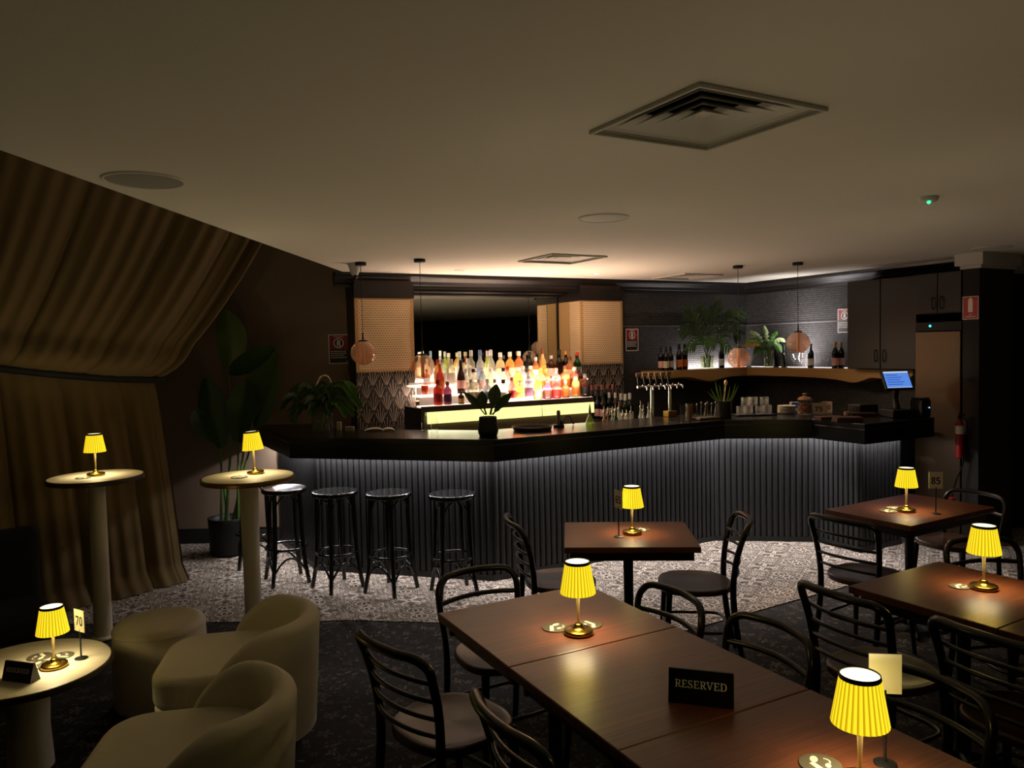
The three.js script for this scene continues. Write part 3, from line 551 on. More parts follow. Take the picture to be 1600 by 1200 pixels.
// speed pourers lined up behind the counter
{
  const P = [[944, 'orange', 634], [950, 'amber', 636], [957, 'clear', 634], [962, 'green', 631], [967, 'clear', 628], [973, 'clear', 640], [979, 'clear', 640], [986, 'clear', 634], [1001, 'clear', 626], [1005, 'clear', 632], [1013, 'clear', 628], [1017, 'clear', 634]];
  const rail = thing('speed_rail', 'steel bottle rail fixed behind the bar counter', 'rail');
  const onRail = (px, off = 0.72) => { const RL = offsetLine(FRONT, off), q = ray(px, 640), A = RL[2], D = [RL[3][0] - A[0], RL[3][1] - A[1]], k = (q.x * A[1] - q.z * A[0]) / (q.z * D[0] - q.x * D[1]); return { x: A[0] + D[0] * k, z: A[1] + D[1] * k }; };
  const a = onRail(936), b2 = onRail(1024), L = Math.hypot(b2.x - a.x, b2.z - a.z), ang = Math.atan2(-(b2.z - a.z), b2.x - a.x);
  obj('tray', box(L + 0.1, 0.012, 0.15, (a.x + b2.x) / 2, 0.93, (a.z + b2.z) / 2, ang), M.steel, rail);
  obj('bracket', box(L, 0.92, 0.03, (a.x + b2.x) / 2, 0.464, (a.z + b2.z) / 2, ang), M.panelDark, rail);
  const pour = lathe([[0.01, 0], [0.012, 0.018], [0.006, 0.022], [0.0035, 0.06], [0.001, 0.064]], 10);
  const SLIM = { body: SHAPES.standard.body.clone().scale(0.6, 1, 0.6), labG: SHAPES.standard.labG.clone().scale(0.6, 1, 0.6) };
  P.forEach(([px, liq, ty], i) => {
    const { x, z } = onRail(px, i % 2 ? 0.7 : 0.755), top = onZ(px, ty, z).y;
    const t = thing('pourer_bottle', `${WORD[liq]} spirit bottle with a steel pourer in the speed rail`, 'bottle', [x, 0.937, z], 0, 'bottles with pourers in the speed rail');
    const s = SLIM, k = (top - 0.937 - 0.06) / 0.262;
    obj('body', s.body.clone().scale(1, k, 1), glassOf(LIQ[liq], 0.7), t); obj('pourer', pour.clone().translate(0, 0.262 * k - 0.004, 0), M.chrome, t);
    obj('label', s.labG.clone().scale(1, k, 1), ink(LABELS.cream), t);
  });
}
// ---------------------------------------------------------------- beer taps
{
  const c0 = onY(1047, 651, TOP), t = thing('beer_font', 'chrome beer tap rail with six labelled tap handles on two posts', 'beer tap', [c0.x, TOP, c0.z], ALPHA);
  const k = c0.length() * 0.98 / FOCAL;                      // metres per pixel there
  const X = (px) => (px - 1047) * k * 1.05;
  obj('post', [cyl(0.016, 0.016, 0.25, 0, 0.05, 0)], M.chrome, t); obj('post', [cyl(0.016, 0.016, 0.3, X(1014), 0, 0)], M.chrome, t);
  obj('base_block', rbox(0.1, 0.055, 0.08, 0.006, 0, 0.0275, 0), M.brass, t);
  obj('rail', new THREE.CylinderGeometry(0.012, 0.012, X(1069) - X(988), 16).rotateZ(Math.PI / 2).translate((X(988) + X(1069)) / 2, 0.288, 0), M.chrome, t);
  const badge = ['#c99a86', '#cdb48c', '#c99f93', '#cdae8a', '#a98a76', '#8a6a52'];
  for (let i = 0; i < 7; i++) {
    const x = X(998.5 + i * 11), f = obj('faucet', [limb([[x, 0.288, 0.01], [x, 0.285, 0.05], [x, 0.255, 0.06]], [0.008, 0.008, 0.006], 8, 8), cyl(0.009, 0.009, 0.016, x, 0.294, 0)], M.chrome, t);
    if (i < 6) {
      const h = obj('tap_handle', limb([[x - 0.05, 0.30, 0], [x - 0.053, 0.34, 0], [x - 0.055, 0.385, 0]], [0.007, 0.013, 0.013], 8, 10), M.black, t);
      obj('badge', rbox(0.058, 0.034, 0.008, 0.002, x - 0.055, 0.40, 0.006), std(badge[i], 0.5), h);
      obj('badge_print', [box(0.04, 0.005, 0.002, x - 0.055, 0.406, 0.0105), box(0.034, 0.005, 0.002, x - 0.055, 0.396, 0.0105)], std(0x5a3a2c, 0.6), h);
    }
  }
}
// ---------------------------------------------------------------- wooden shelf with its LED strip, across the tiled corner
const SHELF = 1.5;
{
  const t = thing('wooden_shelf', 'pale live edge wooden shelf running round the tiled corner', 'shelf', [0, 0, 0], ALPHA);
  const wavy = (pts) => { const sh = new THREE.Shape(); sh.moveTo(pts[0][0], 0); sh.lineTo(pts[pts.length - 1][0], 0); sh.splineThru(pts.slice().reverse().map(p => new THREE.Vector2(p[0], -p[1]))); sh.closePath(); return sh; };
  const back = new THREE.ExtrudeGeometry(wavy([[5.3, 0.075], [5.55, 0.075], [5.75, 0.07], [5.92, 0.1], [6.08, 0.13], [6.25, 0.105], [6.45, 0.085], [6.9, 0.085]]), { depth: 0.25, bevelEnabled: true, bevelSize: 0.006, bevelThickness: 0.006, bevelSegments: 2, curveSegments: 40 }).translate(0, SHELF - 0.006, -6.888);
  obj('slab', planar(back, 0, 1), M.shelfWood, t);
  const side = new THREE.ExtrudeGeometry(wavy([[-6.7, 0.085], [-6.2, 0.08], [-5.7, 0.085], [-5.4, 0.1], [-5.2, 0.125], [-5.08, 0.1], [-4.98, 0.072], [-4.8, 0.085], [-4.68, 0.095], [-4.58, 0.06], [-4.55, 0.03]]), { depth: 0.25, bevelEnabled: true, bevelSize: 0.006, bevelThickness: 0.006, bevelSegments: 2, curveSegments: 60 }).rotateY(-Math.PI / 2).translate(6.894, SHELF - 0.006, 0);
  obj('slab', planar(side, 2, 1), M.shelfWood, t);
  const l = thing('shelf_led_strip', 'bright LED strip along the back of the wooden shelf', 'led strip', [0, 0, 0], ALPHA);
  obj('strip_light', box(0.95, 0.006, 0.012, 6.35, SHELF + 0.004, -6.835), M.ledStrip, l);
  obj('strip_light', box(0.012, 0.006, 1.5, 6.835, SHELF + 0.004, -6.0), M.ledStrip, l);
  rect(l, LED_WHITE, LED_SHELF, 0.95, 0.012, [6.35, SHELF + 0.009, -6.835], [6.35, SHELF + 0.06, -6.9]);
  rect(l, LED_WHITE, LED_SHELF, 0.012, 1.5, [6.835, SHELF + 0.009, -6.0], [6.9, SHELF + 0.06, -6.0]);
}
const shelfAt = (px, off = 0.13) => px < 1180 ? onD(px, 572, -6.9 + off) : onS(px, 572, 6.9 - off);
[[1033, 'pink'], [1041, 'cream'], [1048, 'cream']].forEach(([px, lab], i) => { const q = shelfAt(px, i === 1 ? 0.2 : 0.14); bottle('wine', 'wine', lab, 'black', [q.x, SHELF + 0.001, q.z], 'at the dark end of the wooden shelf', 'wine bottles on the wooden shelf', 0.86); });
[1061.5, 1070].forEach((px, i) => { const q = shelfAt(px, i ? 0.1 : 0.16); bottle('wine', 'wine', 'orange', 'black', [q.x, SHELF + 0.001, q.z], 'next to the palm on the wooden shelf', 'wine bottles on the wooden shelf', 0.95); });
{ const q = shelfAt(1127.5, 0.17); bottle('wine', 'wine', 'white', 'black', [q.x, SHELF + 0.001, q.z], 'right of the palm on the wooden shelf', undefined, 0.9); }
[1213, 1225.5].forEach(px => { const q = shelfAt(px, 0.08); bottle('standard', 'dark', 'none', 'black', [q.x, SHELF + 0.001, q.z], 'by the monstera vase on the wooden shelf', 'dark bottles by the monstera', 0.9); });
{ const q = shelfAt(1267); bottle('wine', 'wine', 'white', 'black', [q.x, SHELF + 0.001, q.z], 'under the higher pendant on the wooden shelf', undefined, 0.86); }
[1305, 1314].forEach((px, i) => { const q = shelfAt(px, i ? 0.1 : 0.17); bottle('wine', 'wine', 'pink', 'gold', [q.x, SHELF + 0.001, q.z], 'beside the wall cabinets on the wooden shelf', 'wine bottles by the wall cabinets', 0.9); });
const goblet = lathe([[0, 0], [0.03, 0], [0.03, 0.003], [0.005, 0.008], [0.004, 0.06], [0.012, 0.068], [0.034, 0.1], [0.036, 0.13], [0.031, 0.16], [0.0295, 0.16], [0.0345, 0.13], [0.032, 0.1], [0.01, 0.071], [0, 0.069]], 18);
[[1177, 'behind the lower pendant'], [1240, 'behind the higher pendant'], [1252, 'behind the higher pendant'], [1280, 'between two wine bottles'], [1292, 'between two wine bottles']].forEach(([px, w], i) => { const q = shelfAt(px, 0.1); const g = obj('wine_glass', goblet, M.glass); g.position.set(q.x, SHELF + 0.001, q.z); tag(g, `clear stemmed wine glass on the wooden shelf ${w}`, 'glass', 'wine glasses on the shelf'); });

// ---------------------------------------------------------------- wall cabinets, fridge, signs
M.cabinet = std(0x1d1713, 0.5, 0, { bumpMap: scaled(coarse, 1, 6), bumpScale: 0.0003 });
{
  const t = thing('wall_cabinet', 'dark brown two door wall cabinet above the wooden shelf', 'cabinet', [0, 0, 0], ALPHA);
  obj('carcass', box(0.34, 0.86, 0.74, 6.725, 1.936, -4.81), M.cabinet, t);
  for (const [d0, s] of [[-4.995, 1], [-4.625, -1]]) { const dr = obj('door', rbox(0.018, 0.85, 0.362, 0.004, 6.544, 1.936, d0), M.cabinet, t); obj('handle', tube([[6.535, 1.58, d0 + s * 0.14], [6.515, 1.59, d0 + s * 0.14], [6.515, 1.68, d0 + s * 0.14], [6.535, 1.69, d0 + s * 0.14]], 0.006, 12, 6), M.black, dr); }
  const u = thing('fridge_cabinet', 'dark brown two door cabinet above the steel fridge', 'cabinet', [0, 0, 0], ALPHA);
  obj('carcass', box(0.38, 0.36, 0.43, 6.7, 2.186, -4.22), M.cabinet, u);
  for (const [d0, s] of [[-4.322, 1], [-4.108, -1]]) { const dr = obj('door', rbox(0.018, 0.35, 0.208, 0.004, 6.5, 2.186, d0), M.cabinet, u); obj('handle', tube([[6.491, 2.05, d0 + s * 0.07], [6.471, 2.06, d0 + s * 0.07], [6.471, 2.14, d0 + s * 0.07], [6.491, 2.15, d0 + s * 0.07]], 0.006, 12, 6), M.black, dr); }
  const f = thing('fridge', 'tall stainless steel upright fridge beside the red extinguisher', 'fridge', [0, 0, 0], ALPHA);
  obj('body', box(0.35, 1.9, 0.42, 6.71, 0.966, -4.22), M.darkMetal, f);
  obj('door', rbox(0.035, 1.8, 0.42, 0.008, 6.515, 0.95, -4.22), M.fridgeSteel, f);
  const p = obj('control_panel', box(0.03, 0.075, 0.42, 6.52, 1.895, -4.22), M.darkMetal, f);
  obj('indicator_light', new THREE.SphereGeometry(0.011, 10, 8).translate(6.503, 1.9, -4.29), std(0x062a33, 0.4, 0, { emissive: new THREE.Color(0.05, 0.75, 1), emissiveIntensity: 2 }), p);
  obj('lock', new THREE.SphereGeometry(0.008, 10, 8).translate(6.503, 1.9, -4.16), M.chrome, p);
  const g = thing('fridge_surround', 'dark filler panel standing between fridge and wall cabinet', 'panel', [0, 0, 0], ALPHA);
  obj('board', box(0.36, 1.49, 0.012, 6.71, 0.756, -4.444), M.cabinet, g);
}
function warnSign() {
  return canvasTex(256, 368, (x, w, h) => {
    x.fillStyle = '#e6e0da'; x.fillRect(0, 0, w, h); x.fillStyle = '#8d1a1c'; x.fillRect(12, 12, w - 24, 176); x.fillStyle = '#1b1615'; x.fillRect(12, 188, w - 24, h - 200);
    x.strokeStyle = '#f2ece6'; x.lineWidth = 12; x.fillStyle = '#1d1716'; x.beginPath(); x.arc(w / 2, 108, 58, 0, 7); x.fill(); x.stroke();
    x.fillStyle = '#f2ece6'; x.beginPath(); x.arc(w / 2 - 8, 80, 13, 0, 7); x.fill(); x.fillRect(w / 2 - 22, 94, 26, 40); x.fillRect(w / 2 + 8, 72, 13, 50); x.fillRect(w / 2 - 22, 134, 10, 20); x.fillRect(w / 2 + 2, 128, 22, 22);
    x.fillStyle = '#e8c8c4'; x.fillRect(66, 24, 124, 9);
    x.fillStyle = '#d8d2cc'; for (const [y, l] of [[206, 196], [232, 204], [258, 178], [284, 208]]) { let a = 26; while (a < l + 20) { const k = 12 + (a * 7) % 19; x.fillRect(a, y, Math.min(k, l + 22 - a), 11); a += k + 6; } }
    x.fillRect(218, 334, 14, 12);
  });
}
const signTex = warnSign();
function flat(w, h, t, tex, rough = 0.4) {                    // a printed board: print on its +z face
  const g = new THREE.BoxGeometry(w, h, t), plain = std(0xd8d2cc, 0.5), pr = std(0xffffff, rough, 0, { map: tex });
  const o = new THREE.Mesh(g, [plain, plain, plain, plain, pr, plain]); o.castShadow = o.receiveShadow = true; return o;
}
function board(name, label, category, w, h, t, tex, p, turn, tilt = 0) {
  const o = flat(w, h, t, tex); o.name = numbered(name); scene.add(o); o.position.set(...p); o.rotation.order = 'YXZ'; o.rotation.set(tilt, turn, 0); return tag(o, label, category);
}
board('warning_sign', 'red and black warning sign on the brown wall by the left column', 'sign', 0.192, 0.275, 0.006, signTex, [-1.612, 1.812, -7.194], 0);
{ const q = onD(987.5, 531, -6.892); board('warning_sign', 'red and black warning sign on the tiled wall by the right column', 'sign', 0.17, 0.245, 0.006, signTex, [q.x, q.y, q.z], ALPHA); }
{ const q = onS(1320, 501, 6.892); board('warning_sign', 'red and white sign seen edge on beside the wall cabinet', 'sign', 0.17, 0.25, 0.008, signTex, [q.x - 0.0, q.y, q.z], ALPHA - Math.PI / 2); }
board('extinguisher_sign', 'red fire extinguisher sign with a white bottle symbol', 'sign', 0.135, 0.195, 0.005, canvasTex(192, 256, (x, w, h) => {
  x.fillStyle = '#e9d8d6'; x.fillRect(0, 0, w, h); x.fillStyle = '#b01824'; x.fillRect(7, 7, w - 14, h - 14); x.fillStyle = '#f0dcd8';
  x.beginPath(); x.moveTo(68, 176); x.lineTo(68, 50); x.quadraticCurveTo(70, 26, 88, 24); x.lineTo(88, 12); x.lineTo(106, 12); x.lineTo(106, 24); x.quadraticCurveTo(122, 26, 124, 50); x.lineTo(124, 176); x.closePath(); x.fill();
  x.font = 'bold 17px sans-serif'; x.textAlign = 'center'; x.fillText('FIRE', w / 2, 208); x.fillText('EXTINGUISHER', w / 2, 232);
}), [onS(1516.5, 481, 6.495).x, onS(1516.5, 481, 6.495).y, onS(1516.5, 481, 6.495).z], ALPHA - Math.PI / 2);
{
  const q = onS(1499, 685, 6.43), t = thing('fire_extinguisher', 'red fire extinguisher with a white label hung by the fridge', 'extinguisher', [q.x, q.y - 0.17, q.z]);
  const red = std(0x8a1616, 0.4);
  obj('cylinder', lathe([[0, 0], [0.028, 0.002], [0.031, 0.012], [0.031, 0.29], [0.025, 0.315], [0.014, 0.328], [0.014, 0.34], [0, 0.34]], 24), red, t);
  obj('label', lathe([[0.0314, 0.21], [0.0318, 0.212], [0.0318, 0.278], [0.0314, 0.28]], 24), std(0xd8cfc8, 0.5), t);
  obj('valve', [cyl(0.012, 0.012, 0.025, 0, 0.34, 0), box(0.012, 0.008, 0.08, 0.006, 0.372, 0.02), box(0.012, 0.008, 0.07, 0.006, 0.386, 0.02)], M.darkMetal, t);
  obj('bracket', box(0.05, 0.12, 0.03, 0.045, 0.14, -0.012, 0.49), M.darkMetal, t);
  obj('hose', tube([[0.01, 0.35, 0.02], [0.03, 0.33, 0.05], [0.02, 0.15, 0.05], [0.02, -0.04, 0.02], [-0.03, -0.2, 0.0], [-0.06, -0.33, 0.0]], 0.007, 30, 6), M.darkMetal, t);
  obj('nozzle', cyl(0.012, 0.03, 0.08, -0.065, -0.42, 0), red, t);
}
// ---------------------------------------------------------------- pendants over the counter
M.smoke = phy(0xfadcc8, 0.05, { transmission: 0.78, ior: 1.45, thickness: 0, clearcoat: 0.4, clearcoatRoughness: 0.05 });
M.frost = phy(0xffe4c8, 0.35, { transmission: 0.3, thickness: 0 });
[[-1.195, -6.209, 1.775, 'nearest the brown wall'], [-0.705, -6.081, 1.654, 'hanging in front of the bar mirror'], [2.107, -7.126, 1.65, 'hanging lower in front of the wooden shelf'], [2.597, -6.959, 1.78, 'hanging higher in front of the wooden shelf']].forEach(([x, z, y, w]) => {
  const t = thing('pendant_light', `unlit rose glass globe pendant ${w}`, 'pendant light', [x, y, z], 0, 'globe pendants over the bar');
  obj('canopy', lathe([[0, 0.022], [0.045, 0.022], [0.046, 0.0], [0.04, -0.004], [0, -0.004]].map(([r, h]) => [r, CEIL - y - 0.022 + h]).reverse(), 24), M.black, t);
  obj('cable', cyl(0.0025, 0.0025, CEIL - y - 0.13, 0, 0.105, 0, 6), M.black, t);
  obj('cap', lathe([[0.006, 0.16], [0.007, 0.105], [0.035, 0.1], [0.036, 0.09], [0, 0.09]].reverse(), 20), M.black, t);
  const pts = []; for (let i = 0; i <= 22; i++) { const a = -Math.PI / 2 + i / 22 * (Math.PI / 2 + 1.22); pts.push([0.101 * Math.cos(a), 0.098 * Math.sin(a)]); }
  obj('globe', lathe(pts, 40), M.smoke, t);
  obj('inner_tube', lathe([[0.012, -0.085], [0.014, -0.08], [0.014, 0.085], [0.012, 0.09]], 16), M.frost, t);
});
// ---------------------------------------------------------------- things on the counter
const counterAt = (px, py) => { const q = onY(px, py, TOP); return [q.x, TOP + 0.0005, q.z]; };
const tumblerG = lathe([[0, 0], [0.032, 0], [0.037, 0.004], [0.039, 0.085], [0.0365, 0.085], [0.034, 0.008], [0, 0.008]], 20);
function tumbler(p, label, group, sc = 1) { const g = obj('tumbler', tumblerG, M.glass); g.position.set(...p); g.scale.setScalar(sc); return tag(g, label, 'glass', group); }
tumbler(counterAt(664, 673), 'short clear tumbler on the counter left of the highball glass', undefined, 0.75);
{ const p = counterAt(679, 673); const g = obj('highball_glass', lathe([[0, 0], [0.028, 0], [0.03, 0.004], [0.033, 0.14], [0.031, 0.14], [0.0275, 0.01], [0, 0.01]], 20), M.glass); g.position.set(...p); tag(g, 'clear highball glass on the counter before the lit panel', 'glass'); }
{
  const t = thing('serving_tray', 'round dark tray with a raised rim on the counter', 'tray', counterAt(832, 672));
  obj('tray_base', lathe([[0, 0], [0.15, 0], [0.15, 0.004], [0, 0.004]], 40), M.black, t); obj('rim', lathe([[0.15, 0], [0.165, 0.03], [0.168, 0.032], [0.162, 0.032], [0.148, 0.004]], 40), std(0x3a241a, 0.4), t);
}
{
  const t = thing('pepper_grinder', 'tall grey cylinder grinder on a square black stand', 'grinder', counterAt(873, 667));
  obj('stand', rbox(0.09, 0.02, 0.08, 0.004, 0, 0.01, 0), M.black, t); obj('body', lathe([[0, 0.02], [0.016, 0.02], [0.016, 0.125], [0.013, 0.136], [0, 0.14]], 18), std(0x77705f, 0.6), t); obj('knob', lathe([[0.01, 0.02], [0.014, 0.03], [0.008, 0.05], [0, 0.052]].map(([r, y]) => [r, y]), 12).translate(0.026, 0, 0.01), M.black, t);
}
{
  const t = thing('bar_tongs', 'curved wire bar tongs standing on the counter', 'tongs', counterAt(888, 664));
  obj('arm', tube([[-0.05, 0.01, 0], [-0.02, 0.07, 0], [0.01, 0.075, 0], [0.035, 0.03, 0]], 0.004, 20, 6), M.darkMetal, t); obj('handle', limb([[0.035, 0.03, 0], [0.045, 0.005, 0]], [0.006, 0.008], 4, 8), M.black, t);
}
{
  const t = thing('garnish_bottle', 'small flask with a pointed green stopper on the counter', 'bottle', counterAt(922, 662));
  obj('flask', lathe([[0, 0], [0.035, 0], [0.04, 0.012], [0.025, 0.045], [0.012, 0.07], [0.011, 0.085]], 18), glassOf(LIQ.lime, 0.7), t); obj('stopper', lathe([[0.009, 0.08], [0.012, 0.1], [0.006, 0.15], [0.001, 0.175]], 12), M.leafDark, t);
}
// mixing tins, strainers and bar spoons between the taps and the bromeliad
[[1068, 658, 0.15, 0.03], [1078, 656, 0.14, 0.026]].forEach(([px, py, h, r], i) => {
  const t = thing('mixing_glass', ['tall clear mixing glass beside the beer taps', 'tall smoked mixing glass beside the bar caddy'][i], 'glass', counterAt(px, py)); obj('wall', lathe([[0, 0], [r * 0.8, 0], [r, h], [r - 0.002, h], [r * 0.75, 0.006], [0, 0.006]], 20), i ? glassOf(0xb09878, 0.7) : M.glass, t);
});
{
  const t = thing('bar_caddy', 'steel bar caddy holding spoons jiggers and strainers', 'caddy', counterAt(1103, 655), ALPHA);
  obj('tray', rbox(0.24, 0.02, 0.12, 0.006, 0, 0.01, 0), M.steel, t); obj('side', [box(0.24, 0.05, 0.003, 0, 0.04, 0.058), box(0.24, 0.05, 0.003, 0, 0.04, -0.058)], M.glass, t);
  for (let i = 0; i < 6; i++) { const x = -0.1 + i * 0.04; obj('bar_spoon', [limb([[x, 0.02, 0], [x + 0.01 * (i % 3 - 1), 0.12 + 0.012 * (i % 2), 0.01]], [0.004, 0.003], 4, 8), new THREE.SphereGeometry(0.011, 10, 8).scale(1, 1.5, 0.5).translate(x + 0.01 * (i % 3 - 1), 0.13 + 0.012 * (i % 2), 0.01)], M.chrome, t); }
}
{
  const mug = thing('beer_mug', 'clear glass beer mug stacked on the bar tray', 'mug', [0, 0, 0], 0, 'glass mugs on the bar tray');
  obj('mug_body', lathe([[0, 0], [0.036, 0], [0.04, 0.004], [0.04, 0.078], [0.0375, 0.078], [0.036, 0.01], [0, 0.01]], 18), phy(0xffffff, 0.05, { transmission: 0.92, thickness: 0 }), mug);
  obj('handle', tube([[0.039, 0.065, 0], [0.062, 0.062, 0], [0.064, 0.025, 0], [0.039, 0.018, 0]], 0.005, 14, 6), phy(0xffffff, 0.05, { transmission: 0.92, thickness: 0 }), mug);
  const c = onY(1178, 649, TOP), spots = [];
  for (let k = 0; k < 2; k++) for (let i = 0; i < 4 - k; i++) spots.push([(i - 1.5 + k * 0.5) * 0.086, k * 0.0795, (i % 2 ? -0.02 : 0.025) + k * 0.004]);
  const tray = thing('mug_tray', 'low black tray under the stacked glass mugs', 'tray', [c.x, TOP + 0.0005, c.z], 0.05); obj('tray_base', rbox(0.37, 0.012, 0.15, 0.004, 0, 0.006, 0), M.black, tray);
  spots.forEach(([x, y, z], i) => { const p = [c.x + x, TOP + 0.013 + y, c.z + z], o = i ? dup(mug, 'clear glass beer mug stacked on the bar tray', p, i % 2 ? 1.571 : -1.571) : mug; if (!i) { mug.position.set(...p); mug.rotation.y = -1.571; } });
}
{
  const plateG = lathe([[0, 0], [0.05, 0], [0.085, 0.01], [0.083, 0.012], [0.05, 0.003], [0, 0.003]], 28), c = counterAt(1229, 646);
  for (let i = 0; i < 6; i++) { const p = obj('plate', plateG, M.whitePost); p.position.set(c[0], c[1] + i * 0.0125, c[2]); tag(p, 'white side plate in the stack left of the biscuit jar', 'plate', 'stacked side plates'); }
  const j = thing('biscuit_jar', 'lidded glass jar of brown biscuits on the counter', 'jar', counterAt(1257.5, 648));
  obj('jar_wall', lathe([[0, 0], [0.06, 0], [0.065, 0.008], [0.065, 0.125], [0.058, 0.138], [0.056, 0.138], [0.062, 0.122], [0.062, 0.01], [0, 0.01]], 28), M.glass, j);
  obj('lid', lathe([[0.066, 0.138], [0.066, 0.144], [0.05, 0.16], [0.02, 0.168], [0.012, 0.172], [0.02, 0.186], [0.018, 0.196], [0, 0.198]], 28), phy(0xc89a80, 0.2, { metalness: 0.5 }), j);
  const bis = std(0xa06a42, 0.8); for (let i = 0; i < 12; i++) obj('biscuit', cyl(0.026, 0.026, 0.014, (i % 3 - 1) * 0.026 + rr(-0.004, 0.004), 0.012 + Math.floor(i / 3) * 0.026, (i % 2 ? 0.02 : -0.02), 14), bis, j);
  const bx = board('tea_box', 'small blue and white box behind the side plates', 'box', 0.075, 0.09, 0.05, canvasTex(64, 64, (x) => { x.fillStyle = '#e8e8ee'; x.fillRect(0, 0, 64, 64); x.fillStyle = '#2a62c8'; x.beginPath(); x.moveTo(0, 38); x.lineTo(12, 0); x.lineTo(64, 0); x.lineTo(64, 38); x.fill(); }), [0, 0, 0], -0.2);
  const q = onY(1241, 643, TOP); bx.position.set(q.x, TOP + 0.046, q.z);
}
const digits = (s, back = '#e3c9ae', fg = '#2a1c14') => canvasTex(128, 144, (x, w, h) => { x.fillStyle = back; x.fillRect(0, 0, w, h); x.fillStyle = fg; x.font = 'bold 84px sans-serif'; x.textAlign = 'center'; x.textBaseline = 'middle'; x.fillText(s, w / 2, h / 2 + 4); });
[['75', 1279, 648, 0.1, 0.1], ['', 1288, 647, 0.06, 0.2], ['70', 1294, 645.5, 0.085, 0.3]].forEach(([s, px, py, w, a], i) => {
  const q = onY(px, py, TOP); board('number_plate', ['table number plate reading 75 leaning beside the biscuit jar', 'blank table number plate between two others on the counter', 'table number plate behind the stack leaning by the menus'][i], 'number plate', w, 0.105, 0.006, digits(s), [q.x, TOP + 0.055, q.z - 0.01 * i], -a, -0.08);
});
{
  const menuM = std(0x46251a, 0.55); let n = 0;
  for (const [px, py, a, k] of [[1296, 656, 0.0, 3], [1325, 659, -0.12, 4], [1348, 650, -0.2, 3]]) for (let i = 0; i < k; i++) {
    const q = onY(px, py, TOP), m = obj('menu', rbox(0.21, 0.009, 0.14, 0.002, 0, 0.005, 0), menuM); m.position.set(q.x + rr(-0.006, 0.006), TOP + 0.0005 + i * 0.0102, q.z + rr(-0.006, 0.006)); m.rotation.y = a + rr(-0.05, 0.05);
    tag(m, ['brown leather menu in the low pile by the number plates', 'brown leather menu in the pile on the counter corner', 'brown leather menu in the pile before the till'][n], 'menu', ['menus by the number plates', 'menus on the counter corner', 'menus before the till'][n]); if (i === k - 1) n++;
  }
  const p = counterAt(1322, 650), g = thing('candle_jar', 'small clear jar standing behind the brown menus', 'jar', p); obj('jar_wall', lathe([[0, 0], [0.022, 0], [0.024, 0.075], [0.022, 0.075], [0.02, 0.006], [0, 0.006]], 18), M.glass, g); obj('wax', cyl(0.019, 0.019, 0.03, 0, 0.007, 0), M.whitePost, g);
}
{ // till with its blue screen
  const q = onY(1404, 652, TOP), t = thing('till', 'black till with a tilted blue touch screen', 'till', [q.x, TOP + 0.0005, q.z], 0.1);
  obj('base', rbox(0.2, 0.07, 0.2, 0.01, 0, 0.035, -0.02), M.black, t);
  obj('neck', limb([[0, 0.06, -0.02], [0, 0.16, -0.05], [0, 0.26, -0.03]], [0.03, 0.025, 0.03], 8, 10), M.black, t);
  const s = obj('screen_housing', new RoundedBoxGeometry(0.25, 0.18, 0.03, 2, 0.008).rotateX(-0.5).translate(0, 0.315, -0.03), M.black, t);
  const tex = canvasTex(256, 176, (x, w, h) => { x.fillStyle = '#5f93f0'; x.fillRect(0, 0, w, h); x.fillStyle = '#dfe9fb'; x.fillRect(0, 0, w, 14); x.fillStyle = '#3a5fc0'; for (let i = 0; i < 5; i++) x.fillRect(20, 34 + i * 25, 120 + (i * 37) % 60, 9); x.fillStyle = '#a9c4f7'; x.fillRect(0, h - 10, w, 10); });
  const sc = new THREE.Mesh(new THREE.PlaneGeometry(0.225, 0.155).translate(0, 0, 0.0165).rotateX(-0.5).translate(0, 0.315, -0.03), std(0x000000, 0.3, 0, { emissive: 0xffffff, emissiveMap: tex, emissiveIntensity: 0.85 })); sc.name = 'screen_display'; s.add(sc);
  const pr = thing('receipt_printer', 'black receipt printer with a blue light beside the till', 'printer', counterAt(1437, 651), 0.48);
  obj('case', rbox(0.12, 0.15, 0.13, 0.01, 0, 0.075, 0), M.black, pr); obj('lid', rbox(0.11, 0.012, 0.1, 0.004, 0, 0.158, 0.005), M.darkMetal, pr); obj('indicator_light', new THREE.SphereGeometry(0.006, 8, 6).translate(0.03, 0.08, 0.066), std(0x102040, 0.4, 0, { emissive: new THREE.Color(0.4, 0.65, 1), emissiveIntensity: 1.5 }), pr);
  const dr = thing('cash_box', 'low black cash box left of the till', 'cash box', [onY(1368, 650, TOP).x - 0.02, TOP + 0.0005, onY(1368, 650, TOP).z - 0.2], 0.3);
  obj('case', rbox(0.2, 0.09, 0.16, 0.008, 0, 0.045, 0), M.black, dr); obj('front_slot', box(0.12, 0.006, 0.004, 0, 0.06, 0.081), M.steel, dr);
}
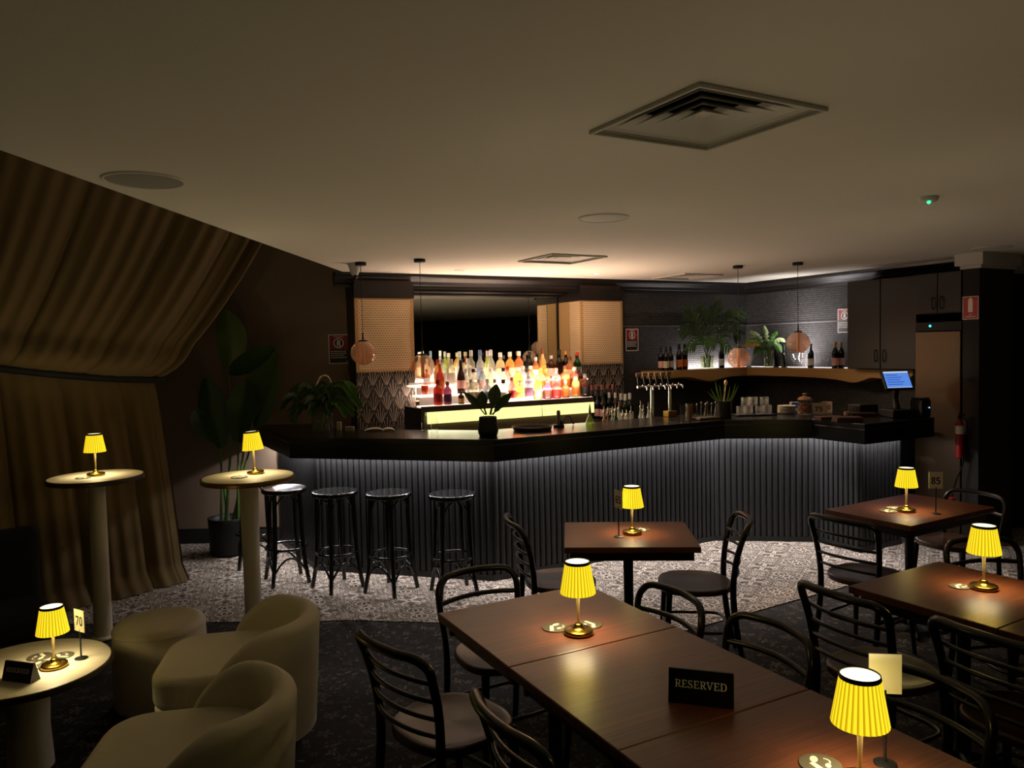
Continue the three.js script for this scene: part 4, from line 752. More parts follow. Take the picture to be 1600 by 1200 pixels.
// ---------------------------------------------------------------- plants
function blade(pts, width, fold = 0.3, prof = (t) => Math.sin(Math.PI * Math.pow(t, 0.8)), lobes = 0, n = 22, ref = V(0, 0.4, 1)) {   // a leaf along a curve: midrib, folded sides, optional lobes
  const c = new THREE.CatmullRomCurve3(pts.map(p => p.isVector3 ? p : V(...p)));
  return grid(8, n, (u, v) => {
    const p = c.getPoint(v), tg = c.getTangent(v).normalize(); let side = new THREE.Vector3().crossVectors(tg, ref).normalize(); const nr = new THREE.Vector3().crossVectors(side, tg).normalize();
    let w = width * Math.max(prof(v), 0.02); if (lobes) w *= 0.72 + 0.28 * Math.abs(Math.cos(v * lobes * Math.PI));
    const k = (u - 0.5) * 2, q = p.clone().addScaledVector(side, k * w).addScaledVector(nr, Math.abs(k) * w * fold); return [q.x, q.y, q.z];
  });
}
function fingered(pts, width, n = 9, thin = 0.16) {           // one deeply cut leaf: fingers to both sides of a midrib
  const c = new THREE.CatmullRomCurve3(pts.map(p => V(...p))), out = [tube(pts, 0.0025, 12, 5)];
  for (let i = 0; i <= n; i++) for (const s of [-1, 1]) {
    const t = 0.12 + 0.86 * i / n, p = c.getPoint(t), tg = c.getTangent(t).normalize(), side = new THREE.Vector3().crossVectors(tg, V(0, 1, 0)).normalize().multiplyScalar(s);
    const L = width * (0.45 + 0.75 * Math.sin(Math.PI * Math.min(t * 0.9 + 0.1, 1))), d = side.clone().multiplyScalar(1 - 0.45 * t).addScaledVector(tg, 0.5 + 0.6 * t).normalize();
    const m = p.clone().addScaledVector(d, L * 0.5).add(V(0, 0.012, 0)), e = p.clone().addScaledVector(d, L).add(V(0, -0.03 * L / width, 0));
    out.push(blade([p, m, e], L * thin, 0.2, (v) => Math.sin(Math.PI * (0.1 + 0.88 * v)), 0, 6));
  }
  return merge(out);
}
const rel = (o, px, py, z) => { const q = onZ(px, py, z); return [q.x - o[0], q.y - o[1], q.z - o[2]]; };
{ // tall banana-leaved plant by the curtain
  const o = [-2.56, 0.006, -6.8], t = thing('banana_plant', 'tall dark banana leaved plant in a black pot by the curtain', 'plant', o);
  obj('pot', lathe([[0, 0], [0.15, 0], [0.165, 0.03], [0.17, 0.3], [0.175, 0.33], [0.16, 0.33], [0.155, 0.27], [0, 0.27]], 32), M.black, t);
  obj('soil', cyl(0.155, 0.155, 0.01, 0, 0.265, 0), M.blackSoft, t);
  const L = (a, w, f, m, lob) => obj('leaf', blade(a.map(([x, y, z]) => rel(o, x, y, z)), w, f, (v) => Math.pow(Math.sin(Math.PI * (0.04 + 0.93 * v)), 0.65), lob, 26), m, t);
  const S = (a, r = 0.011) => obj('stem', limb(a.map(([x, y, z]) => rel(o, x, y, z)), [r * 1.5, r, r * 0.6], 12, 8), M.stemGreen, t);
  M.leafDim = leaf(0x4a5a26, 0.45);
  L([[356, 578, -6.7], [360, 530, -6.68], [350, 484, -6.72]], 0.135, -0.2, M.leafDim); L([[358, 580, -6.7], [392, 568, -6.6], [430, 545, -6.5]], 0.1, 0.4, M.leafDark);
  L([[386, 660, -6.75], [402, 604, -6.7], [433, 550, -6.6]], 0.125, 0.2, M.leafDim); L([[400, 668, -6.75], [412, 620, -6.72], [430, 568, -6.7]], 0.11, -0.4, M.leafDark);
  L([[346, 700, -6.75], [330, 640, -6.7], [322, 590, -6.72]], 0.12, -0.3, M.leafDark); L([[372, 690, -6.7], [378, 640, -6.6], [386, 596, -6.62]], 0.13, 0.3, M.leafDark);
  L([[340, 690, -6.85], [318, 660, -6.8], [305, 640, -6.7]], 0.1, 0.4, M.leafDark);
  S([[352, 828, -6.8], [360, 700, -6.78], [357, 575, -6.7]]); S([[368, 828, -6.8], [376, 740, -6.78], [388, 655, -6.75]]); S([[362, 828, -6.85], [380, 740, -6.8], [400, 668, -6.75]]); S([[346, 828, -6.8], [346, 760, -6.8], [346, 700, -6.75]]); S([[372, 828, -6.78], [372, 760, -6.75], [372, 690, -6.7]]); S([[358, 828, -6.9], [350, 760, -6.88], [340, 690, -6.85]]);
}
{ // cut-leaved plant in a glass vase at the counter's left end
  const c = onY(502, 674, TOP), o = [c.x, TOP + 0.0005, c.z], t = thing('vase_plant', 'split leaf foliage in a glass vase at the left end of the bar', 'plant', o);
  obj('vase', lathe([[0, 0], [0.07, 0], [0.075, 0.006], [0.075, 0.19], [0.072, 0.19], [0.07, 0.012], [0, 0.012]], 28), phy(0xcfd4c8, 0.05, { transmission: 0.9, thickness: 0 }), t);
  const tips = [[448, 630, 0.05], [470, 618, 0.1], [492, 616, 0.12], [520, 615, 0.1], [545, 612, 0.05], [556, 630, 0.0], [538, 640, 0.12], [465, 648, 0.12], [500, 635, 0.16], [520, 632, 0.15]];
  tips.forEach(([px, py, dz], i) => { const e = rel(o, px, py, o[2] + dz); obj('stem', limb([[0, 0.03, 0], [e[0] * 0.25, 0.19, e[2] * 0.3], [e[0] * 0.45, e[1] * 0.95 + 0.02, e[2] * 0.5]], [0.004, 0.003, 0.003], 10, 6), M.stemGreen, t); obj('leaf', fingered([[e[0] * 0.3, Math.max(e[1], 0.16) + 0.015, e[2] * 0.4], [e[0] * 0.7, e[1] + 0.05, e[2] * 0.8], e], 0.14, 8, 0.14), i < 4 || i > 6 ? M.leafDark : M.leaf, t); });
  const b = thing('pearl_garland', 'arched white bead garland standing behind the vase foliage', 'garland', [o[0] + 0.0, o[1], o[2] - 0.14]);
  const arch = [[488, 672], [490, 625], [494, 603], [502, 588], [510, 587], [515, 592], [518, 606], [519, 672]].map(([x, y]) => rel([o[0], o[1], o[2] - 0.14], x, y, o[2] - 0.14));
  obj('wire', tube(arch, 0.0035, 40, 6), M.chrome, b); const cv = new THREE.CatmullRomCurve3(arch.map(p => V(...p)), false, 'centripetal'), pg = new THREE.SphereGeometry(0.0085, 10, 8), pm = phy(0xe8ddc8, 0.25, { clearcoat: 0.5 });
  for (let i = 0; i < 26; i++) { const p = cv.getPointAt(0.3 + 0.42 * i / 25), q = obj('bead', pg, pm, b); q.position.copy(p); }
  const k = thing('menu_card', 'small white menu block on the counter beside the vase', 'card', counterAt(530, 672)); obj('block', rbox(0.04, 0.07, 0.02, 0.003, 0, 0.035, 0), M.whitePost, k);
  const k2 = thing('name_block', 'low white lettered block on the counter by the left column', 'block', counterAt(547, 672)); obj('block', rbox(0.075, 0.03, 0.02, 0.003, 0, 0.015, 0), M.whitePost, k2); obj('letters', [box(0.012, 0.016, 0.002, -0.02, 0.015, 0.011), box(0.012, 0.016, 0.002, 0, 0.015, 0.011), box(0.012, 0.016, 0.002, 0.02, 0.015, 0.011)], M.black, k2);
  [[585, 673], [607, 673]].forEach(([px, py], i) => { const n = thing('folded_cloth', ['folded white bar cloth left of the other below the fan tiles', 'smaller folded white bar cloth below the fan tiles'][i], 'cloth', counterAt(px, py), 0.2); obj('cloth', grid(16, 8, (u, v) => [(u - 0.5) * (i ? 0.1 : 0.16), 0.004 + 0.022 * Math.pow(Math.sin(Math.PI * u), 0.7) * (0.6 + 0.4 * Math.sin(v * 9)), (v - 0.5) * 0.09]), Object.assign(M.whitePost.clone(), { side: THREE.DoubleSide }), n); });
}
{ // spear leaved plant in a faceted black pot
  const c = onY(763, 681, TOP), o = [c.x, TOP + 0.0005, c.z], t = thing('spear_plant', 'spear leaved plant in a black pot on the middle of the bar', 'plant', o);
  obj('pot', lathe([[0, 0], [0.068, 0], [0.079, 0.03], [0.08, 0.045], [0.068, 0.145], [0.064, 0.148], [0.06, 0.14], [0, 0.13]], 14), M.black, t);
  const z = o[2];
  [[[758, 648], [745, 632], [724, 612], 0.03], [[760, 648], [754, 628], [753, 611], 0.042], [[766, 648], [772, 622], [776, 600], 0.05], [[770, 648], [782, 632], [800, 614], 0.036], [[768, 648], [776, 640], [784, 632], 0.02]].forEach(([a, b, d, w], i) => obj('leaf', blade([a, b, d].map(([x, y]) => rel(o, x, y, z + 0.02 * (i % 3))), w, 0.25, (v) => v < 0.3 ? 0.16 : Math.sin(Math.PI * (0.12 + 0.85 * (v - 0.3) / 0.7)), 0, 24), i % 2 ? M.leafDark : leaf(0x34471c), t));
}
{ // bromeliad by the mugs
  const c = onY(1131, 653, TOP), o = [c.x, TOP + 0.0005, c.z], t = thing('bromeliad', 'bromeliad with a pale flower in a black pot on the bar', 'plant', o), z = o[2];
  obj('pot', lathe([[0, 0], [0.06, 0], [0.068, 0.01], [0.07, 0.15], [0.066, 0.152], [0.062, 0.13], [0, 0.125]], 28), M.black, t);
  [[1110, 607], [1104, 610], [1117, 594], [1124, 600], [1131, 600], [1141, 602], [1150, 598], [1154, 601], [1148, 610], [1118, 606]].forEach(([px, py], i) => obj('leaf', blade([[0, 0.13, 0], rel(o, 1131 + (px - 1131) * 0.45, 626, z + 0.03 * Math.sin(i)), rel(o, px, py, z + 0.06 * Math.sin(i * 2.1))], 0.016, 0.35, (v) => Math.pow(1 - v, 0.6) * (0.55 + 0.45 * v), 0, 12), i % 3 ? leaf(0x6a8a3a) : M.leafLight, t));
  obj('flower', [new THREE.SphereGeometry(0.016, 12, 10).scale(1, 1.6, 1).translate(...rel(o, 1134, 598, z)), limb([[0, 0.13, 0], rel(o, 1134, 601, z)], [0.006, 0.005], 6, 8)], std(0xe8c090, 0.6), t);
}
{ // palm and monstera on the shelf
  const q = shelfAt(1105, 0.16), o = [q.x, SHELF + 0.001, q.z], z = o[2], t = thing('palm', 'palm fronds in a clear glass vase on the wooden shelf', 'plant', o);
  obj('vase', lathe([[0, 0], [0.065, 0], [0.07, 0.006], [0.075, 0.15], [0.073, 0.15], [0.067, 0.01], [0, 0.01]], 28), phy(0xf2f6e8, 0.04, { transmission: 0.95, thickness: 0 }), t);
  for (let i = 0; i < 12; i++) { const a = i * 0.52; obj('stem', limb([[0.03 * Math.cos(a), 0.012, 0.03 * Math.sin(a)], [0.045 * Math.cos(a + 1), 0.15, 0.045 * Math.sin(a + 1)]], [0.004, 0.004], 3, 6), M.leafLight, t); }
  const frond = (tip, mid, n, m, len = 0.13) => {
    const e = rel(o, ...tip), b = rel(o, ...mid), pts = [[0, 0.12, 0], b, e], c = new THREE.CatmullRomCurve3(pts.map(p => V(...p))), out = [tube(pts, 0.003, 14, 5)];
    for (let i = 0; i < n; i++) for (const s of [-1, 1]) { const k = 0.3 + 0.7 * i / (n - 1), p = c.getPoint(k), tg = c.getTangent(k).normalize(), sd = new THREE.Vector3().crossVectors(tg, V(0, 0, 1)).normalize().multiplyScalar(s), L = len * (0.55 + 0.6 * Math.sin(Math.PI * k)), d = sd.multiplyScalar(0.75).addScaledVector(tg, 0.75).add(V(0, 0, rr(-0.15, 0.25))).normalize(); out.push(blade([p, p.clone().addScaledVector(d, L * 0.5).add(V(0, 0.008, 0)), p.clone().addScaledVector(d, L).add(V(0, -0.035, 0))], 0.0125, 0.2, (v) => Math.sin(Math.PI * (0.12 + 0.86 * v)), 0, 5)); }
    obj('frond', out, m, t);
  };
  frond([1158, 488, z + 0.05], [1135, 500, z + 0.03], 13, M.leafDark); frond([1122, 472, z + 0.1], [1112, 505, z + 0.05], 12, M.leafDark); frond([1075, 484, z + 0.08], [1090, 510, z + 0.05], 12, M.leafDark); frond([1154, 522, z], [1140, 515, z + 0.02], 12, M.leafDark); frond([1066, 515, z + 0.1], [1088, 520, z + 0.06], 11, M.leafDark); frond([1095, 478, z + 0.02], [1100, 508, z + 0.02], 12, M.leafDark, 0.12);
  frond([1138, 545, z + 0.12], [1120, 530, z + 0.08], 8, M.leaf, 0.09); frond([1075, 545, z + 0.14], [1092, 532, z + 0.1], 8, M.leaf, 0.09); frond([1110, 540, z + 0.18], [1107, 528, z + 0.12], 8, M.leaf, 0.09);
}
{
  const q = shelfAt(1201, 0.2), o = [q.x, SHELF + 0.001, q.z], z = o[2], t = thing('monstera', 'bright green monstera leaves in a glass vase on the wooden shelf', 'plant', o);
  obj('vase', lathe([[0, 0], [0.045, 0], [0.048, 0.006], [0.052, 0.19], [0.05, 0.19], [0.045, 0.01], [0, 0.01]], 24), phy(0xf0f6e4, 0.04, { transmission: 0.95, thickness: 0 }), t);
  [[1182, 550, 0.1, 0], [1170, 532, 0.05, 1], [1175, 520, 0, 2], [1195, 513, 0.0, 2], [1212, 522, 0.05, 0], [1222, 532, 0.03, 2], [1215, 545, 0.1, 0], [1197, 540, 0.15, 0], [1166, 540, 0.1, 3]].forEach(([px, py, dz, k]) => { const e = rel(o, px, py, z + dz); obj('stem', limb([[0, 0.02, 0], [e[0] * 0.3, 0.2, e[2] * 0.3]], [0.004, 0.003], 5, 6), M.stemGreen, t); obj('leaf', fingered([[e[0] * 0.2, 0.2, e[2] * 0.3], [e[0] * 0.6, 0.12 + e[1] * 0.55, e[2] * 0.7], e], 0.075, 7, 0.26), [M.leaf, M.leafLight, leaf(0xa8bc88), M.leafDry][k], t); });
}

// ================================================================ CURTAIN
const QX = (t) => -2.05 - 1.65 * t, QZ = (t) => -6.7 + 1.7 * t;   // the rail runs slantwise in front of the end wall
const tieY = (t) => 1.605 + 0.42 * Math.pow(Math.max(t - 0.44, 0), 1.5);
{
  const t0 = thing('curtain', 'heavy olive brown curtain swept aside by a black tie band', 'curtain');
  const T1 = 1.42, nrm = [0.717, 0.697];
  const foldAt = (u, k) => { const w = Math.pow(u, 0.6), a = w * 44 + 1.9 * Math.sin(w * 7 + k), b = w * 21 + 2.1 * Math.sin(w * 5 + k); return 0.85 * Math.pow(Math.abs(Math.sin(a * 0.5)), 0.5) + 0.6 * Math.pow(Math.abs(Math.sin(b * 0.5 + 0.4)), 0.6) - 0.5 + 0.12 * Math.sin(u * 150); };
  const edgeUp = (w) => 0.44 - 0.55 * Math.pow(w, 0.75);
  const upper = grid(420, 46, (u, v) => {
    const y1 = tieY(0.44 + (T1 - 0.44) * u), w = 1 - v, t = edgeUp(w) + (T1 - edgeUp(w)) * u, y = y1 + (3.36 - y1) * w;
    const amp = (0.03 + 0.055 * Math.sin(Math.PI * Math.min(1, 0.15 + 0.8 * w))) * (0.45 + 0.55 * Math.min(1, w * 4)), sag = 0.16 * Math.exp(-w * 5) * Math.sin(Math.PI * Math.min(1, w * 6 + 0.1));
    const f = foldAt(u, 0) * amp + sag; return [QX(t) + nrm[0] * f, y, QZ(t) + nrm[1] * f];
  });
  const lower = grid(420, 40, (u, v) => {
    const y1 = tieY(0.44 + (T1 - 0.44) * u), te = 0.44 - 0.07 * Math.pow(v, 0.8), t = te + (T1 - te) * u, y = y1 * (1 - v) + 0.012 * v;
    const amp = 0.03 + 0.06 * Math.min(1, v * 2.2), pool = v > 0.93 ? (v - 0.93) * 1.4 : 0, f = foldAt(u * 0.93 + 0.02, 1.1) * amp + pool; return [QX(t) + nrm[0] * f, y, QZ(t) + nrm[1] * f];
  });
  obj('upper_drape', upper, M.curtain, t0); obj('lower_drape', lower, M.curtain, t0);
  const band = []; for (let i = 0; i <= 30; i++) { const t = 0.43 + i / 30 * 1.0; band.push([QX(t) + nrm[0] * 0.075, tieY(t), QZ(t) + nrm[1] * 0.075]); }
  band.unshift([QX(0.41) - 0.0, tieY(0.42), QZ(0.41)]);
  obj('tie_band', tube(band, 0.027, 90, 8), M.rope, t0);
  const r = thing('curtain_rail', 'black curtain rail above the drop of the ceiling', 'rail'); obj('pole', limb([[QX(-0.2), 3.374, QZ(-0.2)], [QX(1.5), 3.374, QZ(1.5)]], [0.01, 0.01], 4, 12), M.black, r);
}

// ================================================================ LAMPS
const pleatTex = canvasTex(512, 64, (x, w, h) => {            // pleated cloth: doubled where the pleats overlap
  x.fillStyle = '#ffffff'; x.fillRect(0, 0, w, h);
  for (let i = 0; i < 30; i++) { const a = i / 30 * w; x.fillStyle = '#b9a45a'; x.fillRect(a, 0, 4.5, h); x.fillStyle = '#e6d8a0'; x.fillRect(a + 4.5, 0, 3, h); }
});
M.shade = std(0xd8c040, 0.8, 0, { side: THREE.DoubleSide, emissive: new THREE.Color(1.0, 0.78, 0.02), emissiveMap: pleatTex, emissiveIntensity: 1.12 });
M.lampTop = std(0xfff6d8, 0.5, 0, { emissive: new THREE.Color(1.0, 0.93, 0.62), emissiveIntensity: 1.7 });
M.lampRim = std(0x2a2210, 0.4, 0.6);
M.lampBase = std(0x9a7a30, 0.25, 1);
const shadeG = grid(240, 3, (u, v) => { const a = u * Math.PI * 2, k = (u * 30) % 1, r = 0.0445 + (0.0635 - 0.0445) * v + 0.0014 * Math.abs(k - 0.5) * (0.6 + v), y = 0.262 - 0.112 * v; return [r * Math.cos(a), y, -r * Math.sin(a)]; });
const lampParts = {
  base: lathe([[0, 0], [0.05, 0], [0.0525, 0.004], [0.0525, 0.013], [0.049, 0.017], [0.03, 0.0195], [0.016, 0.023], [0.0145, 0.034], [0.011, 0.038], [0, 0.039]], 40),
  stem: lathe([[0.0042, 0.036], [0.0075, 0.15], [0.0078, 0.2]], 16),
  rim: lathe([[0.0458, 0.2555], [0.0466, 0.257], [0.0452, 0.2655], [0.0438, 0.2665], [0.0425, 0.264], [0.0445, 0.2555]], 40),
  top: lathe([[0.0425, 0.2625], [0.03, 0.2632], [0, 0.2634]].reverse(), 32),
};
function lamp(p, label, tilt = 0) {
  const t = thing('table_lamp', label, 'lamp', p, 0, 'small brass table lamps with yellow pleated shades'); t.rotation.z = tilt;
  obj('base', lampParts.base, M.lampBase, t); obj('stem', lampParts.stem, M.stemBrass, t);
  obj('lamp_shade', shadeG, M.shade, t); const r = obj('shade_rim', lampParts.rim, M.lampRim, t);
  obj('top_diffuser_light', lampParts.top, M.lampTop, t);
  spot(t, LAMP_TINT, LAMP_DOWN, [0.02, 0.148, 0.012], [0.02, 0, 0.012], 1.25, 0.5, 1.5); spot(t, LAMP_TINT, LAMP_DOWN, [-0.02, 0.148, -0.012], [-0.02, 0, -0.012], 1.25, 0.5, 1.5);
  spot(t, LAMP_TINT, LAMP_UP, [0, 0.27, 0], [0, 1, 0], 1.5, 0.3, 2);
  const b = new THREE.PointLight(new THREE.Color(1, 0.8, 0.3), LAMP_GLOW, 0, 2); b.position.set(0, 0.205, 0); b.castShadow = true; t.add(b);   // the bulb behind the pleated cloth
  return t;
}
// ---------------------------------------------------------------- small things that lie on the tables
const coasterTex = (flip) => canvasTex(128, 128, (x, w) => {
  x.fillStyle = '#57503f'; x.fillRect(0, 0, w, w); x.fillStyle = '#efe6c8'; x.save(); x.translate(64, 64); x.rotate(flip);
  x.beginPath(); x.moveTo(-50, 30); x.lineTo(-14, -30); x.lineTo(2, -22); x.lineTo(-32, 38); x.fill(); x.beginPath(); x.ellipse(18, -26, 20, 12, -0.3, 0, 7); x.fill(); x.beginPath(); x.ellipse(6, 22, 13, 9, -0.3, 0, 7); x.fill(); x.lineWidth = 5; x.strokeStyle = '#efe6c8'; x.beginPath(); x.arc(22, 4, 18, -0.4, 1.6); x.stroke(); x.restore();
});
const cTex = [coasterTex(0), coasterTex(2.1)];
function coaster(p, label, k = 0, turn = 0, r = 0.045, group) {
  const g = planar(cyl(r, r, 0.003, 0, 0, 0, 32), 0, 2, 1 / (2 * r)); const uv = g.attributes.uv; for (let i = 0; i < uv.count; i++) uv.setXY(i, uv.getX(i) + 0.5, 0.5 - uv.getY(i));
  const o = obj('coaster', g, std(0xffffff, 0.7, 0, { map: cTex[k] })); o.position.set(...p); o.rotation.y = turn; return tag(o, label, 'coaster', group);
}
function reserved(p, turn, label, k = 1) {
  const t = thing('reserved_sign', label, 'sign', p, turn), L = 0.15 * k, H = 0.075 * k, D = 0.05 * k;
  const g = alongS([[-D / 2, 0], [D / 2, 0], [0.004, H], [-0.004, H]], -L / 2, L / 2);
  obj('block', g, phy(0x0c0c0c, 0.3), t);
  const tx = canvasTex(512, 256, (x, w, h) => { x.fillStyle = '#0c0c0c'; x.fillRect(0, 0, w, h); x.fillStyle = '#ffffff'; x.font = '84px serif'; x.textAlign = 'center'; x.textBaseline = 'middle'; x.fillText('RESERVED', w / 2, h * 0.42, 420); });
  const a = Math.atan2(D / 2 - 0.004, H), f = new THREE.PlaneGeometry(L * 0.985, H * 0.97).rotateX(-a).translate(0, H / 2 + 0.0004, (D / 2 + 0.004) / 2 + 0.0008);
  obj('lettering', f, phy(0xffffff, 0.3, { map: tx }), t, false); return t;
}
function numberStand(p, turn, s, label, h = 0.21, back = '#efeae0') {
  const t = thing('number_stand', label, 'number stand', p, turn);
  obj('foot', lathe([[0, 0], [0.026, 0], [0.027, 0.003], [0.006, 0.006], [0, 0.008]], 24), M.black, t); obj('rod', cyl(0.0035, 0.0035, h - 0.09, 0, 0.005, 0, 10), M.black, t);
  const c = flat(0.075, 0.098, 0.004, digits(s, back, '#17130e')); c.name = 'number_card'; c.position.set(0, h - 0.045, 0); t.add(c); return t;
}
// ================================================================ TABLES
const DIR = (a) => Math.atan2(-a[1], a[0]);                   // turn that maps +x onto the plan direction a
function diningTable(name, cx, cz, turn, w, d, label, pedestal = true) {
  const t = thing(name, label, 'table', [cx, 0, cz], turn);
  obj('tabletop', planar(rbox(w, 0.032, d, 0.005, 0, 0.734, 0), 0, 2), M.tableWood, t);
  obj('apron', [box(w - 0.06, 0.05, 0.02, 0, 0.693, d / 2 - 0.05), box(w - 0.06, 0.05, 0.02, 0, 0.693, -d / 2 + 0.05), box(0.02, 0.05, d - 0.1, w / 2 - 0.05, 0.693, 0), box(0.02, 0.05, d - 0.1, -w / 2 + 0.05, 0.693, 0)], M.chairWood, t);
  obj('pedestal', lathe([[0.035, 0.03], [0.03, 0.06], [0.026, 0.35], [0.028, 0.66], [0.05, 0.69], [0.05, 0.718]], 24), M.black, t);
  for (let k = 0; k < 4; k++) obj('foot', limb([[0, 0.06, 0], [0.1, 0.045, 0], [0.21, 0.012, 0]], [0.026, 0.022, 0.012], 8, 8).rotateY(k * Math.PI / 2 + Math.PI / 4), M.black, t);
  return t;
}
const RA = Math.atan2(0.47, 0.883), RE = [Math.cos(RA), -Math.sin(RA)], RN = [Math.sin(RA), Math.cos(RA)];   // across and along the long row
const RC = [-0.005, -3.145];                                  // middle of the row's far edge
const row = (across, along) => [RC[0] + RE[0] * across + RN[0] * along, RC[1] + RE[1] * across + RN[1] * along];
['far end of the long row under the lamp', 'middle of the long row with the reserved sign', 'near end of the long row'].forEach((w, i) => { const c = row(0, 0.3 + i * 0.602); diningTable('dining_table', c[0], c[1], RA, 0.70, 0.6, `dark wood dining table at the ${w}`); });
diningTable('dining_table', 0.62, -4.19, -0.07, 0.70, 0.58, 'small dark wood table standing alone in front of the bar');
diningTable('dining_table', 2.425, -4.675, 0.53, 0.86, 0.56, 'dark wood dining table with the number 85 stand');
diningTable('dining_table', 1.84, -3.115, 0.532, 0.66, 0.6, 'dark wood dining table with a lamp in the right hand row'); diningTable('dining_table', 2.145, -2.596, 0.532, 0.66, 0.6, 'dark wood dining table joined on nearer in the right hand row');
// high and low round tables
function roundTable(name, label, p, r, h, post, dark) {
  const t = thing(name, label, 'table', p);
  obj('tabletop', planar(lathe([[0, h - 0.004], [r - 0.012, h - 0.004], [r - 0.004, h], [0, h]].slice(0, 2).concat([[r - 0.008, h - 0.002], [r - 0.01, h], [0, h]]), 64), 0, 2), M.stone, t);
  obj('edge_band', lathe([[r - 0.03, h - 0.03], [r - 0.004, h - 0.03], [r, h - 0.026], [r, h - 0.004], [r - 0.004, h - 0.0005], [r - 0.01, h - 0.0003]], 64), dark, t);
  obj('underside', lathe([[0, h - 0.03], [r - 0.02, h - 0.03]].reverse(), 48), dark, t);
  obj('post', lathe(post, 32), M.whitePost, t); obj('foot_plate', lathe([[0, 0.006], [0.075, 0.006], [0.078, 0.012], [0.07, 0.022], [0.05, 0.03], [0, 0.03]], 40), M.whitePost, t);
  return t;
}
M.edgeDark = std(0x3a2a14, 0.4); M.edgeBrass = std(0x7a5a28, 0.35, 0.6);
roundTable('high_table', 'round pale high table by the curtain', [-2.628, 0, -4.80], 0.278, 1.04, [[0.055, 0.02], [0.052, 0.3], [0.05, 1.015]], M.edgeDark);
roundTable('high_table', 'round pale high table next to the bar stools', [-1.622, 0, -4.66], 0.275, 1.04, [[0.05, 0.02], [0.05, 0.5], [0.058, 1.015]], M.edgeBrass);
roundTable('low_table', 'round pale low table with a reserved sign', [-2.12, 0, -3.25], 0.335, 0.46, [[0.09, 0.02], [0.08, 0.2], [0.09, 0.435]], M.edgeDark);

// lamps where they stand
const on = (px, py, h) => { const q = onY(px, py, h); return [q.x, h + 0.0006, q.z]; };
lamp(on(904, 990, 0.75), 'lit lamp with yellow shade at the far end of the long row');
lamp(on(988, 834, 0.75), 'lit lamp with yellow shade on the small table before the bar');
lamp(on(1416, 799, 0.75), 'lit lamp with yellow shade beside the number 85');
lamp(on(1537, 920, 0.75), 'lit lamp with yellow shade on the table right of the ladder back chairs');
lamp(on(85, 1042, 0.46), 'lit lamp with yellow shade on the low round table');
lamp(on(150, 743, 1.04), 'lit lamp with yellow shade on the high table by the curtain');
lamp(on(399.5, 740, 1.04), 'lit lamp with yellow shade on the high table by the stools', 0.07);
{ const t = onZ(1347, 1056, -1.74); lamp([t.x - 0.005, 0.7506, -1.74], 'lit lamp with yellow shade at the near end of the long row'); }
// coasters, cards, signs
{ const a = on(868, 981, 0.75); coaster(a, 'dark printed coaster left of the lamp on the long row', 0, 0.5, 0.05); const b = on(921, 977, 0.75); coaster(b, 'dark printed coaster behind the lamp on the long row', 1, 0.2, 0.045); }
coaster(on(1500, 917, 0.75), 'printed coaster left of the lamp right of the ladder back chairs', 0, 0.2, 0.04);
coaster(on(1003, 828, 0.75), 'printed coaster on the small table before the bar', 1, 0, 0.045);
coaster(on(1388, 799, 0.75), 'printed coaster further from the lamp by the number 85', 0, 0.4, 0.05); coaster(on(1398, 794, 0.75), 'printed coaster nearer the lamp by the number 85', 1, 1, 0.05);
{ const r = row(0, 0.3 + 1.62); const q = on(1282, 1196, 0.75); coaster(q, 'dark printed coaster at the near end of the long row', 0, 0.9, 0.05); }
coaster(on(62, 1027, 0.46), 'printed coaster behind the lamp on the low table', 1, 0.3, 0.05); coaster(on(98, 1025, 0.46), 'printed coaster right of the lamp on the low table', 0, 2, 0.045); coaster(on(60, 1040, 0.46), 'printed coaster left of the lamp on the low table', 0, 1.2, 0.05);
coaster(on(374, 746, 1.04), 'printed coaster on the high table by the stools', 0, 0.2, 0.05); coaster(on(130, 747, 1.04), 'printed coaster on the high table by the curtain', 1, 0.6, 0.045);
{ const q = onY(1097, 1098, 0.75); reserved([q.x, 0.7506, q.z - 0.01], -0.3, 'black tent sign lettered RESERVED on the long row', 1.22); }
{ const q = onY(33, 1062, 0.46); reserved([q.x, 0.4606, q.z], -0.28, 'black tent sign lettered RESERVED on the low table', 1.0); }
numberStand(on(127, 1029, 0.46), -0.54, '70', 'black stand with number card on the low table', 0.215);
numberStand(on(967, 839, 0.75), -1.12, '65', 'black number stand seen edge on before the bar', 0.25, '#efeae0');
numberStand(on(1462, 803, 0.75), -0.22, '85', 'black stand with a white card reading 85', 0.245, '#efeae0');
{ const q = onZ(1383, 1080, -1.83); numberStand([q.x, 0.7506, -1.83], -0.15, '', 'number stand with a blank card behind the near lamp', 0.27, '#efeae0'); }

// ================================================================ CHAIRS (front towards +z of their own axes)
const seatShapeG = (() => {
  const g = grid(48, 14, (u, v) => {
    const a = u * Math.PI * 2, sx = Math.cos(a), sz = Math.sin(a), k = 1 / Math.pow(Math.pow(Math.abs(sx), 2.5) + Math.pow(Math.abs(sz), 2.5), 1 / 2.5);
    const prof = [[0, 0.452], [0.3, 0.451], [0.55, 0.451], [0.75, 0.454], [0.88, 0.459], [0.95, 0.461], [0.985, 0.459], [1, 0.452], [1, 0.435], [0.985, 0.43], [0.9, 0.428], [0.6, 0.428], [0.3, 0.428], [0.1, 0.428], [0, 0.428]];
    const [r, y] = prof[Math.round(v * 14)], dish = r < 0.9 && y > 0.44 ? -0.006 * Math.cos(2 * a) * r : 0;
    return [0.205 * r * k * sx * (1 + 0.05 * sz), y + dish, -0.2 * r * k * sz * -1];
  });
  return g;
})();
